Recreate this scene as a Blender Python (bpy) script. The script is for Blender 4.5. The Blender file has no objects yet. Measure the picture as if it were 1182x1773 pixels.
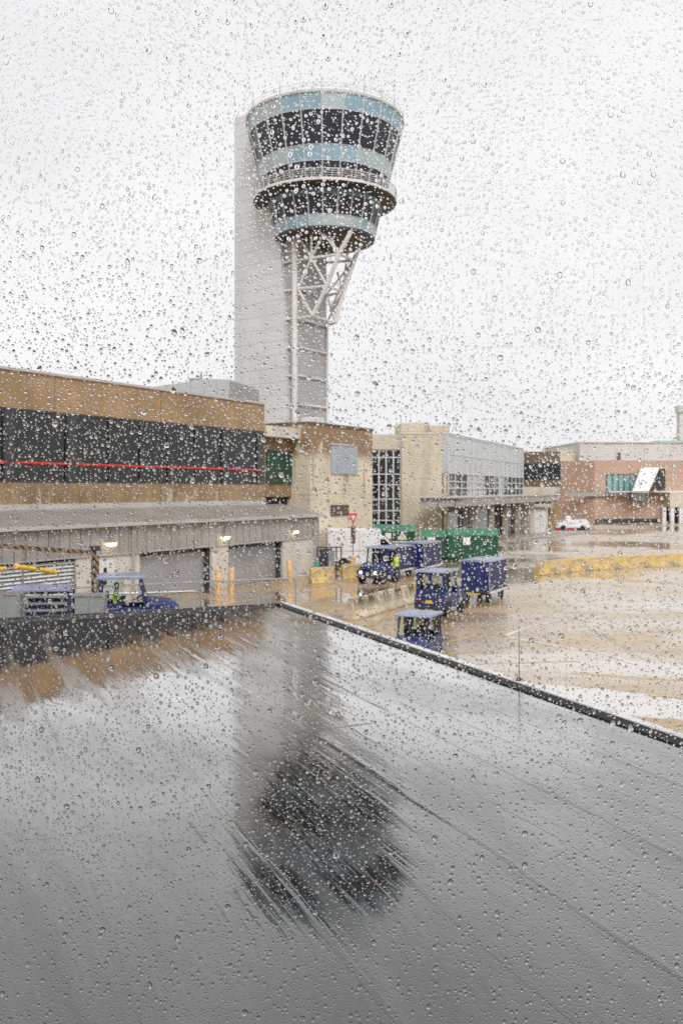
import bpy, bmesh, math, random
import numpy as np
from mathutils import Vector, Matrix
R = math.radians
scene = bpy.context.scene
COL = scene.collection

# ------------------------------------------------------------------ camera
F, UC, VH, EYE = 1550.0, 591.0, 848.0, 5.6      # focal length in photo pixels, centre column, horizon row, eye height
PANE_Y = 0.45
cam_d = bpy.data.cameras.new("camera")
cam = bpy.data.objects.new("camera", cam_d)
COL.objects.link(cam)
cam.location = (0, 0, EYE)
cam.rotation_euler = (R(90), 0, 0)
cam_d.sensor_fit = 'AUTO'
cam_d.sensor_width = 36.0
cam_d.lens = F / 1773.0 * 36.0
cam_d.shift_y = -(886.5 - VH) / 1773.0
cam_d.clip_start = 0.01
cam_d.clip_end = 6000
cam_d.dof.use_dof = True
cam_d.dof.focus_distance = PANE_Y + 0.001
cam_d.dof.aperture_fstop = 46.0
scene.camera = cam

# ------------------------------------------------------------------ world: overcast daylight
SUN_EL, SUN_AZ = R(43), R(170)
world = bpy.data.worlds.new("World")
scene.world = world
world.use_nodes = True
wt = world.node_tree
wt.nodes.clear()
wo = wt.nodes.new("ShaderNodeOutputWorld")
bg = wt.nodes.new("ShaderNodeBackground")
bg.inputs["Strength"].default_value = 0.1
sky = wt.nodes.new("ShaderNodeTexSky")
sky.sky_type = 'NISHITA'
sky.sun_disc = False
sky.sun_elevation = SUN_EL
sky.sun_rotation = SUN_AZ
sky.dust_density = 4.0
hs = wt.nodes.new("ShaderNodeHueSaturation")
hs.inputs["Saturation"].default_value = 0.12
tc = wt.nodes.new("ShaderNodeTexCoord")
mp = wt.nodes.new("ShaderNodeMapping")
mp.inputs["Scale"].default_value = (1.6, 1.6, 3.5)
nz = wt.nodes.new("ShaderNodeTexNoise")
nz.inputs["Scale"].default_value = 1.4
nz.inputs["Detail"].default_value = 5
nz.inputs["Roughness"].default_value = 0.5
rp = wt.nodes.new("ShaderNodeValToRGB")
rp.color_ramp.elements[0].position = 0.3
rp.color_ramp.elements[0].color = (0.72, 0.725, 0.74, 1)
rp.color_ramp.elements[1].position = 0.72
rp.color_ramp.elements[1].color = (0.86, 0.858, 0.862, 1)
sc_ = wt.nodes.new("ShaderNodeVectorMath")
sc_.operation = 'SCALE'
sc_.inputs[3].default_value = 10.0
mx = wt.nodes.new("ShaderNodeMixRGB")
mx.inputs[0].default_value = 0.9
L = wt.links.new
L(sky.outputs[0], hs.inputs["Color"])
L(tc.outputs["Generated"], mp.inputs[0])
L(mp.outputs[0], nz.inputs["Vector"])
L(nz.outputs["Fac"], rp.inputs[0])
L(rp.outputs[0], sc_.inputs[0])
L(hs.outputs[0], mx.inputs[1])
L(sc_.outputs[0], mx.inputs[2])
L(mx.outputs[0], bg.inputs["Color"])
L(bg.outputs[0], wo.inputs["Surface"])

sun_d = bpy.data.lights.new("sun", 'SUN')
sun_d.energy = 1.5
sun_d.angle = R(25)
sun_d.color = (1.0, 0.985, 0.965)
sun = bpy.data.objects.new("sun", sun_d)
COL.objects.link(sun)
sd = Vector((math.sin(SUN_AZ) * math.cos(SUN_EL), math.cos(SUN_AZ) * math.cos(SUN_EL), math.sin(SUN_EL)))
sun.rotation_euler = (-sd).to_track_quat('-Z', 'Y').to_euler()

scene.view_settings.view_transform = 'Standard'
scene.view_settings.look = 'None'
scene.view_settings.exposure = 0.30
scene.view_settings.gamma = 1.0
scene.render.engine = 'CYCLES'
cy = scene.cycles
cy.use_denoising = True
try:
    cy.denoiser = 'OPENIMAGEDENOISE'
    cy.denoising_input_passes = 'RGB_ALBEDO_NORMAL'
except Exception:
    pass
cy.max_bounces = 12
cy.transmission_bounces = 8
cy.transparent_max_bounces = 16
cy.glossy_bounces = 4
cy.diffuse_bounces = 3
cy.caustics_reflective = False
cy.caustics_refractive = True

rng = random.Random(7)

# ------------------------------------------------------------------ helpers
def at(u, v, Y):
    return Vector(((u - UC) / F * Y, Y, EYE - (v - VH) / F * Y))
def gr(u, v, z=0.0):
    Y = F * (EYE - z) / (v - VH)
    return Vector(((u - UC) / F * Y, Y, z))

class Fr:
    """a vertical-wall frame: x along the wall, y into the building, z up"""
    def __init__(s, x, y, ang):
        s.x, s.y, s.a = x, y, ang
        s.d = (math.cos(ang), math.sin(ang))
        s.m = (-math.sin(ang), math.cos(ang))
    def s(s, u, w=0.0):
        k = (u - UC) / F
        ox, oy = s.x + w * s.m[0], s.y + w * s.m[1]
        return (k * oy - ox) / (s.d[0] - k * s.d[1])
    def Y(s, u, w=0.0):
        return s.y + w * s.m[1] + s.s(u, w) * s.d[1]
    def z(s, u, v, w=0.0):
        return EYE - (v - VH) / F * s.Y(u, w)
    def P(s, a, w, z):
        return Vector((s.x + a * s.d[0] + w * s.m[0], s.y + a * s.d[1] + w * s.m[1], z))

class MB:
    def __init__(s):
        s.v, s.f, s.mi, s.m = [], [], [], 0
    def add(s, vs, fs):
        o = len(s.v)
        s.v += [tuple(p) for p in vs]
        s.f += [tuple(o + i for i in f) for f in fs]
        s.mi += [s.m] * len(fs)
        return s
    def box(s, x0, x1, y0, y1, z0, z1):
        vs = [(x, y, z) for z in (z0, z1) for y in (y0, y1) for x in (x0, x1)]
        return s.add(vs, [(0, 2, 3, 1), (4, 5, 7, 6), (0, 1, 5, 4), (2, 6, 7, 3), (0, 4, 6, 2), (1, 3, 7, 5)])
    def prism(s, poly, lo, hi, axis='y'):
        """poly: 2D outline; axis y -> outline in (x,z); z -> (x,y); x -> (y,z)"""
        n = len(poly)
        def q(p, t):
            return {'y': (p[0], t, p[1]), 'z': (p[0], p[1], t), 'x': (t, p[0], p[1])}[axis]
        vs = [q(p, lo) for p in poly] + [q(p, hi) for p in poly]
        fs = [tuple(range(n)), tuple(range(2 * n - 1, n - 1, -1))]
        fs += [(i, (i + 1) % n, n + (i + 1) % n, n + i) for i in range(n)]
        return s.add(vs, fs)
    def tube(s, p0, p1, r, n=8, r1=None):
        p0, p1 = Vector(p0), Vector(p1)
        d = (p1 - p0).normalized()
        a = d.orthogonal().normalized()
        b = d.cross(a)
        r1 = r if r1 is None else r1
        vs = []
        for p, rr in ((p0, r), (p1, r1)):
            for i in range(n):
                t = 2 * math.pi * i / n
                vs.append(p + a * (rr * math.cos(t)) + b * (rr * math.sin(t)))
        fs = [(i, (i + 1) % n, n + (i + 1) % n, n + i) for i in range(n)]
        fs += [tuple(range(n - 1, -1, -1)), tuple(range(n, 2 * n))]
        return s.add(vs, fs)
    def path(s, pts, r, n=8):
        for a, b in zip(pts[:-1], pts[1:]):
            s.tube(a, b, r, n)
        return s
    def lathe(s, prof, n=24, axis='z', c=(0, 0, 0), cap=True, a0=0.0):
        """prof: [(radius, height)]"""
        vs, fs = [], []
        m = len(prof)
        for i in range(n):
            t = a0 + 2 * math.pi * i / n
            for r, h in prof:
                x, y = r * math.cos(t), r * math.sin(t)
                p = {'z': (x, y, h), 'y': (x, h, y), 'x': (h, x, y)}[axis]
                vs.append((p[0] + c[0], p[1] + c[1], p[2] + c[2]))
        for i in range(n):
            j = (i + 1) % n
            for k in range(m - 1):
                fs.append((i * m + k, j * m + k, j * m + k + 1, i * m + k + 1))
        if cap:
            fs.append(tuple(i * m for i in range(n)))
            fs.append(tuple(i * m + m - 1 for i in range(n)))
        return s.add(vs, fs)
    def build(s, name, mat, parent=None, bevel=0.0, smooth=False, seg=2):
        me = bpy.data.meshes.new(name)
        me.from_pydata(s.v, [], s.f)
        bm = bmesh.new()
        bm.from_mesh(me)
        bmesh.ops.recalc_face_normals(bm, faces=bm.faces)
        bm.to_mesh(me)
        bm.free()
        mats = mat if isinstance(mat, (list, tuple)) else [mat]
        for m in mats:
            me.materials.append(m)
        me.polygons.foreach_set("material_index", s.mi)
        if smooth:
            me.polygons.foreach_set("use_smooth", [True] * len(me.polygons))
            try:
                me.set_sharp_from_angle(angle=R(40))
            except Exception:
                pass
        o = bpy.data.objects.new(name, me)
        COL.objects.link(o)
        if parent is not None:
            o.parent = parent
        if bevel:
            b = o.modifiers.new("bevel", 'BEVEL')
            b.width = bevel
            b.segments = seg
            b.limit_method = 'ANGLE'
            b.angle_limit = R(35)
        return o

def tag(o, label=None, cat=None, group=None, kind=None):
    if label: o["label"] = label
    if cat: o["category"] = cat
    if group: o["group"] = group
    if kind: o["kind"] = kind
    return o

def thing(name, label, cat, loc=(0, 0, 0), rz=0.0, group=None):
    o = bpy.data.objects.new(name, None)
    COL.objects.link(o)
    o.location = loc
    o.rotation_euler = (0, 0, rz)
    o.empty_display_size = 0.3
    return tag(o, label, cat, group)

def copy_tree(o, parent=None):
    c = o.copy()
    COL.objects.link(c)
    if parent is not None:
        c.parent = parent
    for ch in list(o.children):
        copy_tree(ch, c)
    return c

# ------------------------------------------------------------------ materials
def nodes_of(name):
    m = bpy.data.materials.new(name)
    m.use_nodes = True
    nt = m.node_tree
    return m, nt, nt.nodes["Principled BSDF"]

def mathn(nt, op, a, b=None, clamp=False):
    n = nt.nodes.new("ShaderNodeMath")
    n.operation = op
    n.use_clamp = clamp
    for i, x in enumerate((a, b)):
        if x is None: continue
        if isinstance(x, (int, float)): n.inputs[i].default_value = x
        else: nt.links.new(x, n.inputs[i])
    return n.outputs[0]

def mixc(nt, fac, a, b, mode='MIX'):
    n = nt.nodes.new("ShaderNodeMixRGB")
    n.blend_type = mode
    for i, x in enumerate((fac, a, b)):
        if isinstance(x, (int, float)): n.inputs[i].default_value = x
        elif isinstance(x, tuple): n.inputs[i].default_value = x if len(x) == 4 else (*x, 1)
        else: nt.links.new(x, n.inputs[i])
    return n.outputs[0]

def noise(nt, vec, scale, detail=4, rough=0.55, stretch=None, dist=0.0):
    n = nt.nodes.new("ShaderNodeTexNoise")
    n.inputs["Scale"].default_value = scale
    n.inputs["Detail"].default_value = detail
    n.inputs["Roughness"].default_value = rough
    n.inputs["Distortion"].default_value = dist
    if stretch:
        mpn = nt.nodes.new("ShaderNodeMapping")
        mpn.inputs["Scale"].default_value = stretch
        nt.links.new(vec, mpn.inputs[0])
        vec = mpn.outputs[0]
    nt.links.new(vec, n.inputs["Vector"])
    return n.outputs["Fac"]

def ramp(nt, x, lo, hi):
    n = nt.nodes.new("ShaderNodeMapRange")
    n.interpolation_type = 'SMOOTHSTEP'
    nt.links.new(x, n.inputs["Value"])
    n.inputs["From Min"].default_value = lo
    n.inputs["From Max"].default_value = hi
    return n.outputs["Result"]

def M(name, base, rough=0.55, var=0.18, scale=2.0, stretch=None, bump=0.0, bscale=30, metal=0.0,
      seams=(), streaks=(), spec=0.5, tint=None, fine=0.06):
    """a weathered surface: two scales of noise in the base colour, grooves (axis, period, width, darkness, offset),
    stains (colour, amount, lo, hi, stretch, zlo, zhi)"""
    m, nt, p = nodes_of(name)
    tcn = nt.nodes.new("ShaderNodeTexCoord")
    obj = tcn.outputs["Object"]
    n1 = noise(nt, obj, scale, 6, 0.6, stretch)
    n2 = noise(nt, obj, scale * 11, 3, 0.6)
    lo = tuple(max(0, c * (1 - var)) for c in base)
    hi = tuple(min(1, c * (1 + var)) for c in (tint or base))
    c = mixc(nt, ramp(nt, n1, 0.3, 0.7), lo, hi)
    c = mixc(nt, fine * 2, c, n2, 'OVERLAY') if fine else c
    sep = nt.nodes.new("ShaderNodeSeparateXYZ")
    nt.links.new(obj, sep.inputs[0])
    hgt = None
    for (ax, per, wid, dark, off) in seams:
        x = sep.outputs["XYZ".index(ax)]
        x = mathn(nt, 'FRACT', mathn(nt, 'ADD', mathn(nt, 'DIVIDE', x, per), off + 100.0))
        g = mathn(nt, 'LESS_THAN', x, wid / per)
        c = mixc(nt, mathn(nt, 'MULTIPLY', g, dark), c, tuple(b * 0.25 for b in base))
        hgt = g if hgt is None else mathn(nt, 'MAXIMUM', hgt, g)
    for (col, amt, lo_, hi_, st, z0, z1) in streaks:
        s = ramp(nt, noise(nt, obj, 1.0, 5, 0.6, st, 0.6), lo_, hi_)
        if z0 is not None:
            zz = ramp(nt, sep.outputs[2], z0, z1)
            s = mathn(nt, 'MULTIPLY', s, zz)
        c = mixc(nt, mathn(nt, 'MULTIPLY', s, amt), c, col)
    nt.links.new(c, p.inputs["Base Color"])
    rr = nt.nodes.new("ShaderNodeMapRange")
    nt.links.new(n1, rr.inputs["Value"])
    rr.inputs["To Min"].default_value = max(0.02, rough - 0.12)
    rr.inputs["To Max"].default_value = min(1, rough + 0.12)
    nt.links.new(rr.outputs["Result"], p.inputs["Roughness"])
    p.inputs["Metallic"].default_value = metal
    p.inputs["Specular IOR Level"].default_value = spec
    if bump:
        b = nt.nodes.new("ShaderNodeBump")
        b.inputs["Strength"].default_value = bump
        b.inputs["Distance"].default_value = 0.02
        nt.links.new(noise(nt, obj, bscale, 4, 0.6), b.inputs["Height"])
        nt.links.new(b.outputs[0], p.inputs["Normal"])
    return m

def glass_dark(name, col, rough=0.04, ior=1.5, wav=0.0):
    m, nt, p = nodes_of(name)
    tcn = nt.nodes.new("ShaderNodeTexCoord")
    c = mixc(nt, noise(nt, tcn.outputs["Object"], 0.4, 2), tuple(x * 0.7 for x in col), tuple(x * 1.3 for x in col))
    nt.links.new(c, p.inputs["Base Color"])
    p.inputs["Roughness"].default_value = rough
    p.inputs["IOR"].default_value = ior
    if wav:
        b = nt.nodes.new("ShaderNodeBump")
        b.inputs["Strength"].default_value = wav
        b.inputs["Distance"].default_value = 0.05
        nt.links.new(noise(nt, tcn.outputs["Object"], 0.7, 2), b.inputs["Height"])
        nt.links.new(b.outputs[0], p.inputs["Normal"])
    return m

def glass_clear(name, tint=(0.8, 0.86, 0.86), ior=1.5):
    m, nt, p = nodes_of(name)
    nt.nodes.remove(p)
    out = nt.nodes["Material Output"]
    t = nt.nodes.new("ShaderNodeBsdfTransparent")
    t.inputs[0].default_value = (*tint, 1)
    g = nt.nodes.new("ShaderNodeBsdfGlossy")
    g.inputs["Roughness"].default_value = 0.03
    fr = nt.nodes.new("ShaderNodeFresnel")
    fr.inputs[0].default_value = ior
    ms = nt.nodes.new("ShaderNodeMixShader")
    nt.links.new(fr.outputs[0], ms.inputs[0])
    nt.links.new(t.outputs[0], ms.inputs[1])
    nt.links.new(g.outputs[0], ms.inputs[2])
    nt.links.new(ms.outputs[0], out.inputs[0])
    return m

def emit(name, col, s):
    m, nt, p = nodes_of(name)
    p.inputs["Base Color"].default_value = (*col, 1)
    p.inputs["Emission Color"].default_value = (*col, 1)
    p.inputs["Emission Strength"].default_value = s
    return m

PINK_Z = None
MAT = dict(
    brown=M("brown_panel", (0.37, 0.24, 0.125), 0.6, 0.22, 0.35, None, 0.15, 25, seams=[('X', 7.6, 0.05, 0.8, 0.27)],
            streaks=[((0.22, 0.14, 0.07), 0.55, 0.45, 0.75, (0.9, 0.9, 0.12), None, None)]),
    brown_low=M("brown_panel_stained", (0.33, 0.21, 0.105), 0.6, 0.22, 0.35, None, 0.15, 25, seams=[('X', 7.6, 0.05, 0.8, 0.27)],
            streaks=[((0.13, 0.08, 0.04), 0.6, 0.45, 0.7, (0.8, 0.8, 0.2), None, None),
                     ((0.55, 0.48, 0.38), 0.9, 0.60, 0.63, (0.75, 0.75, 0.25), 5.85, 5.35)]),
    brown_dark=M("dark_brown_panel", (0.13, 0.085, 0.055), 0.6, 0.25, 0.5),
    tan=M("tan_precast_stained", (0.70, 0.60, 0.455), 0.65, 0.12, 0.5, None, 0.1, 30, seams=[('Z', 2.9, 0.04, 0.5, 0.2)],
          streaks=[((0.22, 0.135, 0.065), 0.85, 0.55, 0.61, (1.6, 1.6, 0.10), 3.0, 7.5),
                   ((0.25, 0.15, 0.07), 0.92, 0.30, 0.42, (0.6, 0.6, 0.35), 7.6, 8.6)]),
    tan2=M("tan_precast", (0.58, 0.50, 0.385), 0.65, 0.1, 0.4, None, 0.1, 30, seams=[('Z', 2.3, 0.05, 0.45, 0.1)],
          streaks=[((0.30, 0.23, 0.15), 0.4, 0.5, 0.7, (0.6, 0.6, 0.08), None, None)]),
    beige=M("beige_wall", (0.62, 0.56, 0.45), 0.65, 0.1, 0.7, streaks=[((0.3, 0.22, 0.12), 0.6, 0.55, 0.7, (1.5, 1.5, 0.3), 1.2, 0.1)]),
    fascia=M("grey_ribbed_metal", (0.38, 0.36, 0.34), 0.5, 0.12, 0.6, None, 0.0, seams=[('X', 0.62, 0.05, 0.9, 0.0)],
             streaks=[((0.2, 0.17, 0.14), 0.35, 0.5, 0.7, (1.2, 1.2, 0.15), None, None)]),
    canopy=M("grey_standing_seam", (0.28, 0.26, 0.235), 0.5, 0.12, 0.6, seams=[('X', 0.45, 0.03, 0.5, 0.0)]),
    flash=M("pale_flashing", (0.5, 0.48, 0.46), 0.45, 0.1, 0.6),
    block=M("painted_block", (0.66, 0.62, 0.56), 0.7, 0.1, 0.8, None, 0.1, 30, streaks=[((0.32, 0.25, 0.16), 0.55, 0.5, 0.7, (1.4, 1.4, 0.3), 1.0, 0.0)]),
    roller=M("steel_roller_door", (0.40, 0.40, 0.415), 0.4, 0.1, 0.7, metal=0.2, seams=[('Z', 0.11, 0.02, 0.5, 0.0)]),
    white=M("white_paint", (0.74, 0.74, 0.74), 0.4, 0.06, 1.0),
    white_v=M("white_vehicle_paint", (0.80, 0.80, 0.81), 0.25, 0.04, 1.0, fine=0.02),
    slat=M("white_louver", (0.80, 0.81, 0.80), 0.45, 0.08, 0.8),
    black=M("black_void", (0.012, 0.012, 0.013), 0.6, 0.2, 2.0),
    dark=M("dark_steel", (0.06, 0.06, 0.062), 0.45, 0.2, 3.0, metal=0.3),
    steel=M("galvanised_steel", (0.34, 0.35, 0.36), 0.4, 0.15, 4.0, metal=0.6),
    mull=M("mullion_paint", (0.62, 0.63, 0.63), 0.4, 0.08, 1.0),
    mull_d=M("mullion_dark", (0.045, 0.045, 0.05), 0.4, 0.1, 1.0),
    slab=M("tower_white_panel", (0.62, 0.635, 0.655), 0.36, 0.06, 0.12, None, 0.0, seams=[('Z', 1.98, 0.07, 0.6, 0.3)], streaks=[((0.43, 0.445, 0.47), 0.35, 0.52, 0.72, (0.5, 0.5, 0.04), None, None)], fine=0.02),
    clad=M("tower_grey_panel", (0.40, 0.40, 0.41), 0.4, 0.06, 0.2, None, 0.0, seams=[('Z', 0.9, 0.05, 0.45, 0.0)], fine=0.02),
    truss=M("tower_white_tube", (0.68, 0.665, 0.645), 0.45, 0.1, 0.5, streaks=[((0.42, 0.34, 0.28), 0.5, 0.5, 0.7, (0.6, 0.6, 0.15), None, None)]),
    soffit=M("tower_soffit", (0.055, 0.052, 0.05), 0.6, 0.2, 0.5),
    teal=M("turquoise_panel", (0.27, 0.42, 0.52), 0.3, 0.08, 0.3, fine=0.02),
    teal2=M("pale_turquoise_panel", (0.42, 0.51, 0.55), 0.3, 0.08, 0.3, fine=0.02),
    blueband=M("blue_panel", (0.09, 0.16, 0.24), 0.35, 0.1, 0.3),
    green_panel=M("dark_green_panel", (0.010, 0.055, 0.036), 0.4, 0.2, 0.8, seams=[('X', 1.5, 0.04, 0.6, 0.0)]),
    blue_panel=M("pale_blue_shutter", (0.36, 0.42, 0.48), 0.45, 0.1, 0.8, seams=[('X', 1.3, 0.05, 0.6, 0.0)]),
    green=M("green_container", (0.008, 0.085, 0.042), 0.4, 0.25, 0.8, streaks=[((0.02, 0.05, 0.03), 0.6, 0.5, 0.7, (1.5, 1.5, 0.4), None, None)]),
    green_l=M("green_container_lid", (0.045, 0.20, 0.115), 0.35, 0.15, 0.8),
    blue=M("blue_vehicle_paint", (0.016, 0.030, 0.13), 0.3, 0.2, 1.5, fine=0.03),
    blue_l=M("blue_vehicle_roof", (0.26, 0.30, 0.45), 0.3, 0.15, 1.5),
    vinyl=M("blue_vinyl_curtain", (0.024, 0.034, 0.11), 0.42, 0.25, 1.2, (3, 3, 0.6), 0.5, 5),
    rubber=M("tyre_rubber", (0.018, 0.018, 0.019), 0.7, 0.2, 6.0),
    rim=M("wheel_rim", (0.38, 0.38, 0.38), 0.4, 0.15, 6.0, metal=0.3),
    seat=M("black_vinyl", (0.02, 0.02, 0.022), 0.5, 0.2, 6.0),
    red=M("red_lens", (0.40, 0.015, 0.012), 0.25, 0.1, 3.0),
    redpaint=M("red_paint", (0.62, 0.03, 0.03), 0.35, 0.1, 2.0),
    yellow=M("yellow_paint_weathered", (0.62, 0.42, 0.15), 0.5, 0.15, 1.2, None, 0.1, 20,
             streaks=[((0.26, 0.20, 0.13), 0.8, 0.47, 0.60, (0.9, 0.9, 1.8), None, None)]),
    yellow_b=M("bright_yellow_bar", (0.80, 0.52, 0.01), 0.4, 0.08, 2.0),
    orange=M("orange_yellow_bollard", (0.80, 0.47, 0.20), 0.5, 0.15, 2.5),
    concrete=M("barrier_concrete", (0.62, 0.52, 0.37), 0.75, 0.2, 1.5, None, 0.3, 18,
               streaks=[((0.05, 0.045, 0.035), 0.9, 0.40, 0.58, (1.8, 1.8, 0.7), 0.2, 0.8)]),
    kerb=M("kerb_concrete", (0.36, 0.32, 0.27), 0.6, 0.15, 0.5),
    terra=M("terracotta_brick", (0.52, 0.345, 0.255), 0.7, 0.1, 0.15, seams=[('Z', 1.2, 0.05, 0.25, 0.0), ('X', 2.4, 0.05, 0.2, 0.0)]),
    terra_shaded=M("terracotta_brick_shaded", (0.44, 0.29, 0.21), 0.7, 0.1, 0.15, seams=[('Z', 1.2, 0.05, 0.25, 0.0), ('X', 2.4, 0.05, 0.2, 0.0)]),  # same brick, with the shade of the wing's face put into its colour
    greyup=M("grey_upper_panel", (0.60, 0.60, 0.585), 0.6, 0.08, 0.15, seams=[('X', 5.0, 0.08, 0.4, 0.0)]),
    creamup=M("cream_upper_panel", (0.62, 0.56, 0.42), 0.6, 0.08, 0.2),
    curtain=M("grey_blue_curtain_wall", (0.50, 0.55, 0.58), 0.18, 0.06, 0.2, spec=0.6, fine=0.02),
    tealglass=M("teal_window", (0.22, 0.38, 0.36), 0.15, 0.2, 0.3),
    copper=M("green_copper", (0.25, 0.48, 0.40), 0.6, 0.15, 0.4),
    cabinet=M("grey_green_cabinet", (0.22, 0.25, 0.255), 0.45, 0.1, 1.2),
    skin=M("skin", (0.42, 0.25, 0.17), 0.5, 0.08, 6.0),
    vest=M("hivis_vest", (0.55, 0.80, 0.04), 0.6, 0.12, 6.0),
    navy=M("navy_cloth", (0.02, 0.025, 0.05), 0.8, 0.2, 6.0),
    tealbucket=M("teal_plastic", (0.02, 0.30, 0.24), 0.4, 0.1, 3.0),
    sign_w=M("sign_white", (0.82, 0.80, 0.78), 0.35, 0.05, 3.0),
    rooftop=M("rooftop_unit_panel", (0.47, 0.48, 0.49), 0.5, 0.05, 0.3, seams=[('X', 1.1, 0.06, 0.4, 0.0)]),
    rustbrown=M("brown_sign", (0.10, 0.06, 0.04), 0.5, 0.2, 1.0),
)
MAT['glass'] = glass_dark("dark_glazing", (0.016, 0.018, 0.022), 0.05, 1.42, 0.12)
MAT['glass_t'] = glass_dark("tower_glazing", (0.028, 0.028, 0.042), 0.06, 1.4)
MAT['glass_c'] = glass_clear('tinted_concourse_glass', (0.42, 0.46, 0.50), 1.75)
MAT['glass_v'] = glass_clear("vehicle_glass", (0.90, 0.94, 0.93), 1.2)
MAT['strip_light'] = emit('lit_ceiling_strip', (1.0, 0.90, 0.72), 2.2)
MAT['trim'] = M('pale_edge_metal', (0.62, 0.62, 0.63), 0.35, 0.15, 3.0)
MAT['lamp'] = emit("lit_lamp", (1.0, 0.78, 0.42), 7.0)
MAT['headlamp'] = emit("lit_headlamp", (1.0, 0.97, 0.9), 2.5)
# ------------------------------------------------------------------ the ground
def water_film(nt, p, gain, rough, normal, floor=0.0):
    """a reflecting film of water over the Principled surface p, its strength from the Fresnel law of water"""
    fr = nt.nodes.new("ShaderNodeFresnel"); fr.inputs["IOR"].default_value = 1.33
    nt.links.new(normal, fr.inputs["Normal"])
    gl = nt.nodes.new("ShaderNodeBsdfGlossy")
    gl.inputs["Color"].default_value = (1, 1, 1, 1)
    nt.links.new(rough, gl.inputs["Roughness"])
    nt.links.new(normal, gl.inputs["Normal"])
    f = mathn(nt, 'ADD', mathn(nt, 'MULTIPLY', fr.outputs[0], gain), floor, True)
    f = mathn(nt, 'MINIMUM', f, 0.80)
    ms = nt.nodes.new("ShaderNodeMixShader")
    nt.links.new(f, ms.inputs[0]); nt.links.new(p.outputs[0], ms.inputs[1]); nt.links.new(gl.outputs[0], ms.inputs[2])
    nt.links.new(ms.outputs[0], nt.nodes["Material Output"].inputs[0])
    p.inputs["Specular IOR Level"].default_value = 0.0
    p.inputs["Roughness"].default_value = 0.9

def wet_ground():
    m, nt, p = nodes_of("wet_apron")
    tcn = nt.nodes.new("ShaderNodeTexCoord")
    obj = tcn.outputs["Object"]
    sep = nt.nodes.new("ShaderNodeSeparateXYZ"); nt.links.new(obj, sep.inputs[0])
    n1 = noise(nt, obj, 0.10, 7, 0.62, (1, 0.7, 1), 0.4)
    n2 = noise(nt, obj, 0.9, 5, 0.6)
    n3 = noise(nt, obj, 14, 3, 0.6)
    c = mixc(nt, ramp(nt, n1, 0.3, 0.7), (0.37, 0.215, 0.08), (0.41, 0.275, 0.125))
    c = mixc(nt, mathn(nt, 'MULTIPLY', ramp(nt, n2, 0.5, 0.75), 0.5), c, (0.17, 0.12, 0.075))
    c = mixc(nt, 0.25, c, n3, 'OVERLAY')
    # colour turns paler out on the stand, stays warmer along the ramp
    sx = mathn(nt, 'ADD', sep.outputs[0], mathn(nt, 'MULTIPLY', n1, 5.0))
    pale = mixc(nt, ramp(nt, n2, 0.35, 0.7), (0.52, 0.43, 0.31), (0.43, 0.325, 0.20))
    c = mixc(nt, mathn(nt, 'MULTIPLY', ramp(nt, sx, 7.0, 13.0), 0.8), c, pale)
    # slab joints, oil drips, tyre scuffs
    for k, ax in enumerate((0, 1)):
        fx = mathn(nt, 'FRACT', mathn(nt, 'ADD', mathn(nt, 'DIVIDE', sep.outputs[ax], 6.1), 100.37))
        c = mixc(nt, mathn(nt, 'MULTIPLY', mathn(nt, 'LESS_THAN', fx, 0.012), 0.55), c, (0.08, 0.06, 0.045))
    oil = ramp(nt, noise(nt, obj, 0.55, 4, 0.6, None, 0.8), 0.62, 0.72)
    c = mixc(nt, mathn(nt, 'MULTIPLY', oil, 0.5), c, (0.10, 0.075, 0.05))
    ty = ramp(nt, noise(nt, obj, 1.0, 4, 0.6, (0.08, 0.9, 1), 1.2), 0.56, 0.66)
    c = mixc(nt, mathn(nt, 'MULTIPLY', ty, 0.35), c, (0.13, 0.09, 0.055))
    nt.links.new(c, p.inputs["Base Color"])
    # standing water: smooth film in broad patches, rougher wet concrete between
    w = ramp(nt, noise(nt, obj, 0.075, 5, 0.55, (0.8, 1.3, 1), 0.6), 0.40, 0.58)
    # one deep puddle lying along the foot of the low building
    a_, b_ = gr(890, 1192), gr(1290, 1242)
    ang_ = math.atan2(b_.y - a_.y, b_.x - a_.x); mid = (a_ + b_) / 2
    mpn = nt.nodes.new("ShaderNodeMapping"); mpn.vector_type = 'TEXTURE'
    mpn.inputs["Location"].default_value = (mid.x, mid.y, 0); mpn.inputs["Rotation"].default_value = (0, 0, ang_)
    mpn.inputs["Scale"].default_value = ((b_ - a_).length * .56, 1.35, 1)
    nt.links.new(obj, mpn.inputs[0])
    ln = nt.nodes.new("ShaderNodeVectorMath"); ln.operation = 'LENGTH'; nt.links.new(mpn.outputs[0], ln.inputs[0])
    pd = mathn(nt, 'ADD', ln.outputs["Value"], mathn(nt, 'MULTIPLY', n2, 0.5))
    pud = mathn(nt, 'SUBTRACT', 1.0, ramp(nt, pd, 1.15, 1.25))
    w = mathn(nt, 'MAXIMUM', w, pud)
    r = nt.nodes.new("ShaderNodeMapRange")
    nt.links.new(w, r.inputs["Value"])
    r.inputs["To Min"].default_value = 0.36
    r.inputs["To Max"].default_value = 0.06
    b = nt.nodes.new("ShaderNodeBump")
    b.inputs["Distance"].default_value = 0.03
    b.inputs["Strength"].default_value = 0.16
    nt.links.new(noise(nt, obj, 3.0, 4, 0.6), b.inputs["Height"])
    water_film(nt, p, mathn(nt, 'ADD', mathn(nt, 'ADD', mathn(nt, 'MULTIPLY', w, 1.5), 0.65), mathn(nt, 'MULTIPLY', pud, 1.6)), r.outputs[0], b.outputs[0])
    return m

g = MB()
g.add([(-2500, -300, 0), (2500, -300, 0), (2500, 4000, 0), (-2500, 4000, 0)], [(0, 1, 2, 3)])
tag(g.build("ground", wet_ground()), kind="structure")

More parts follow.
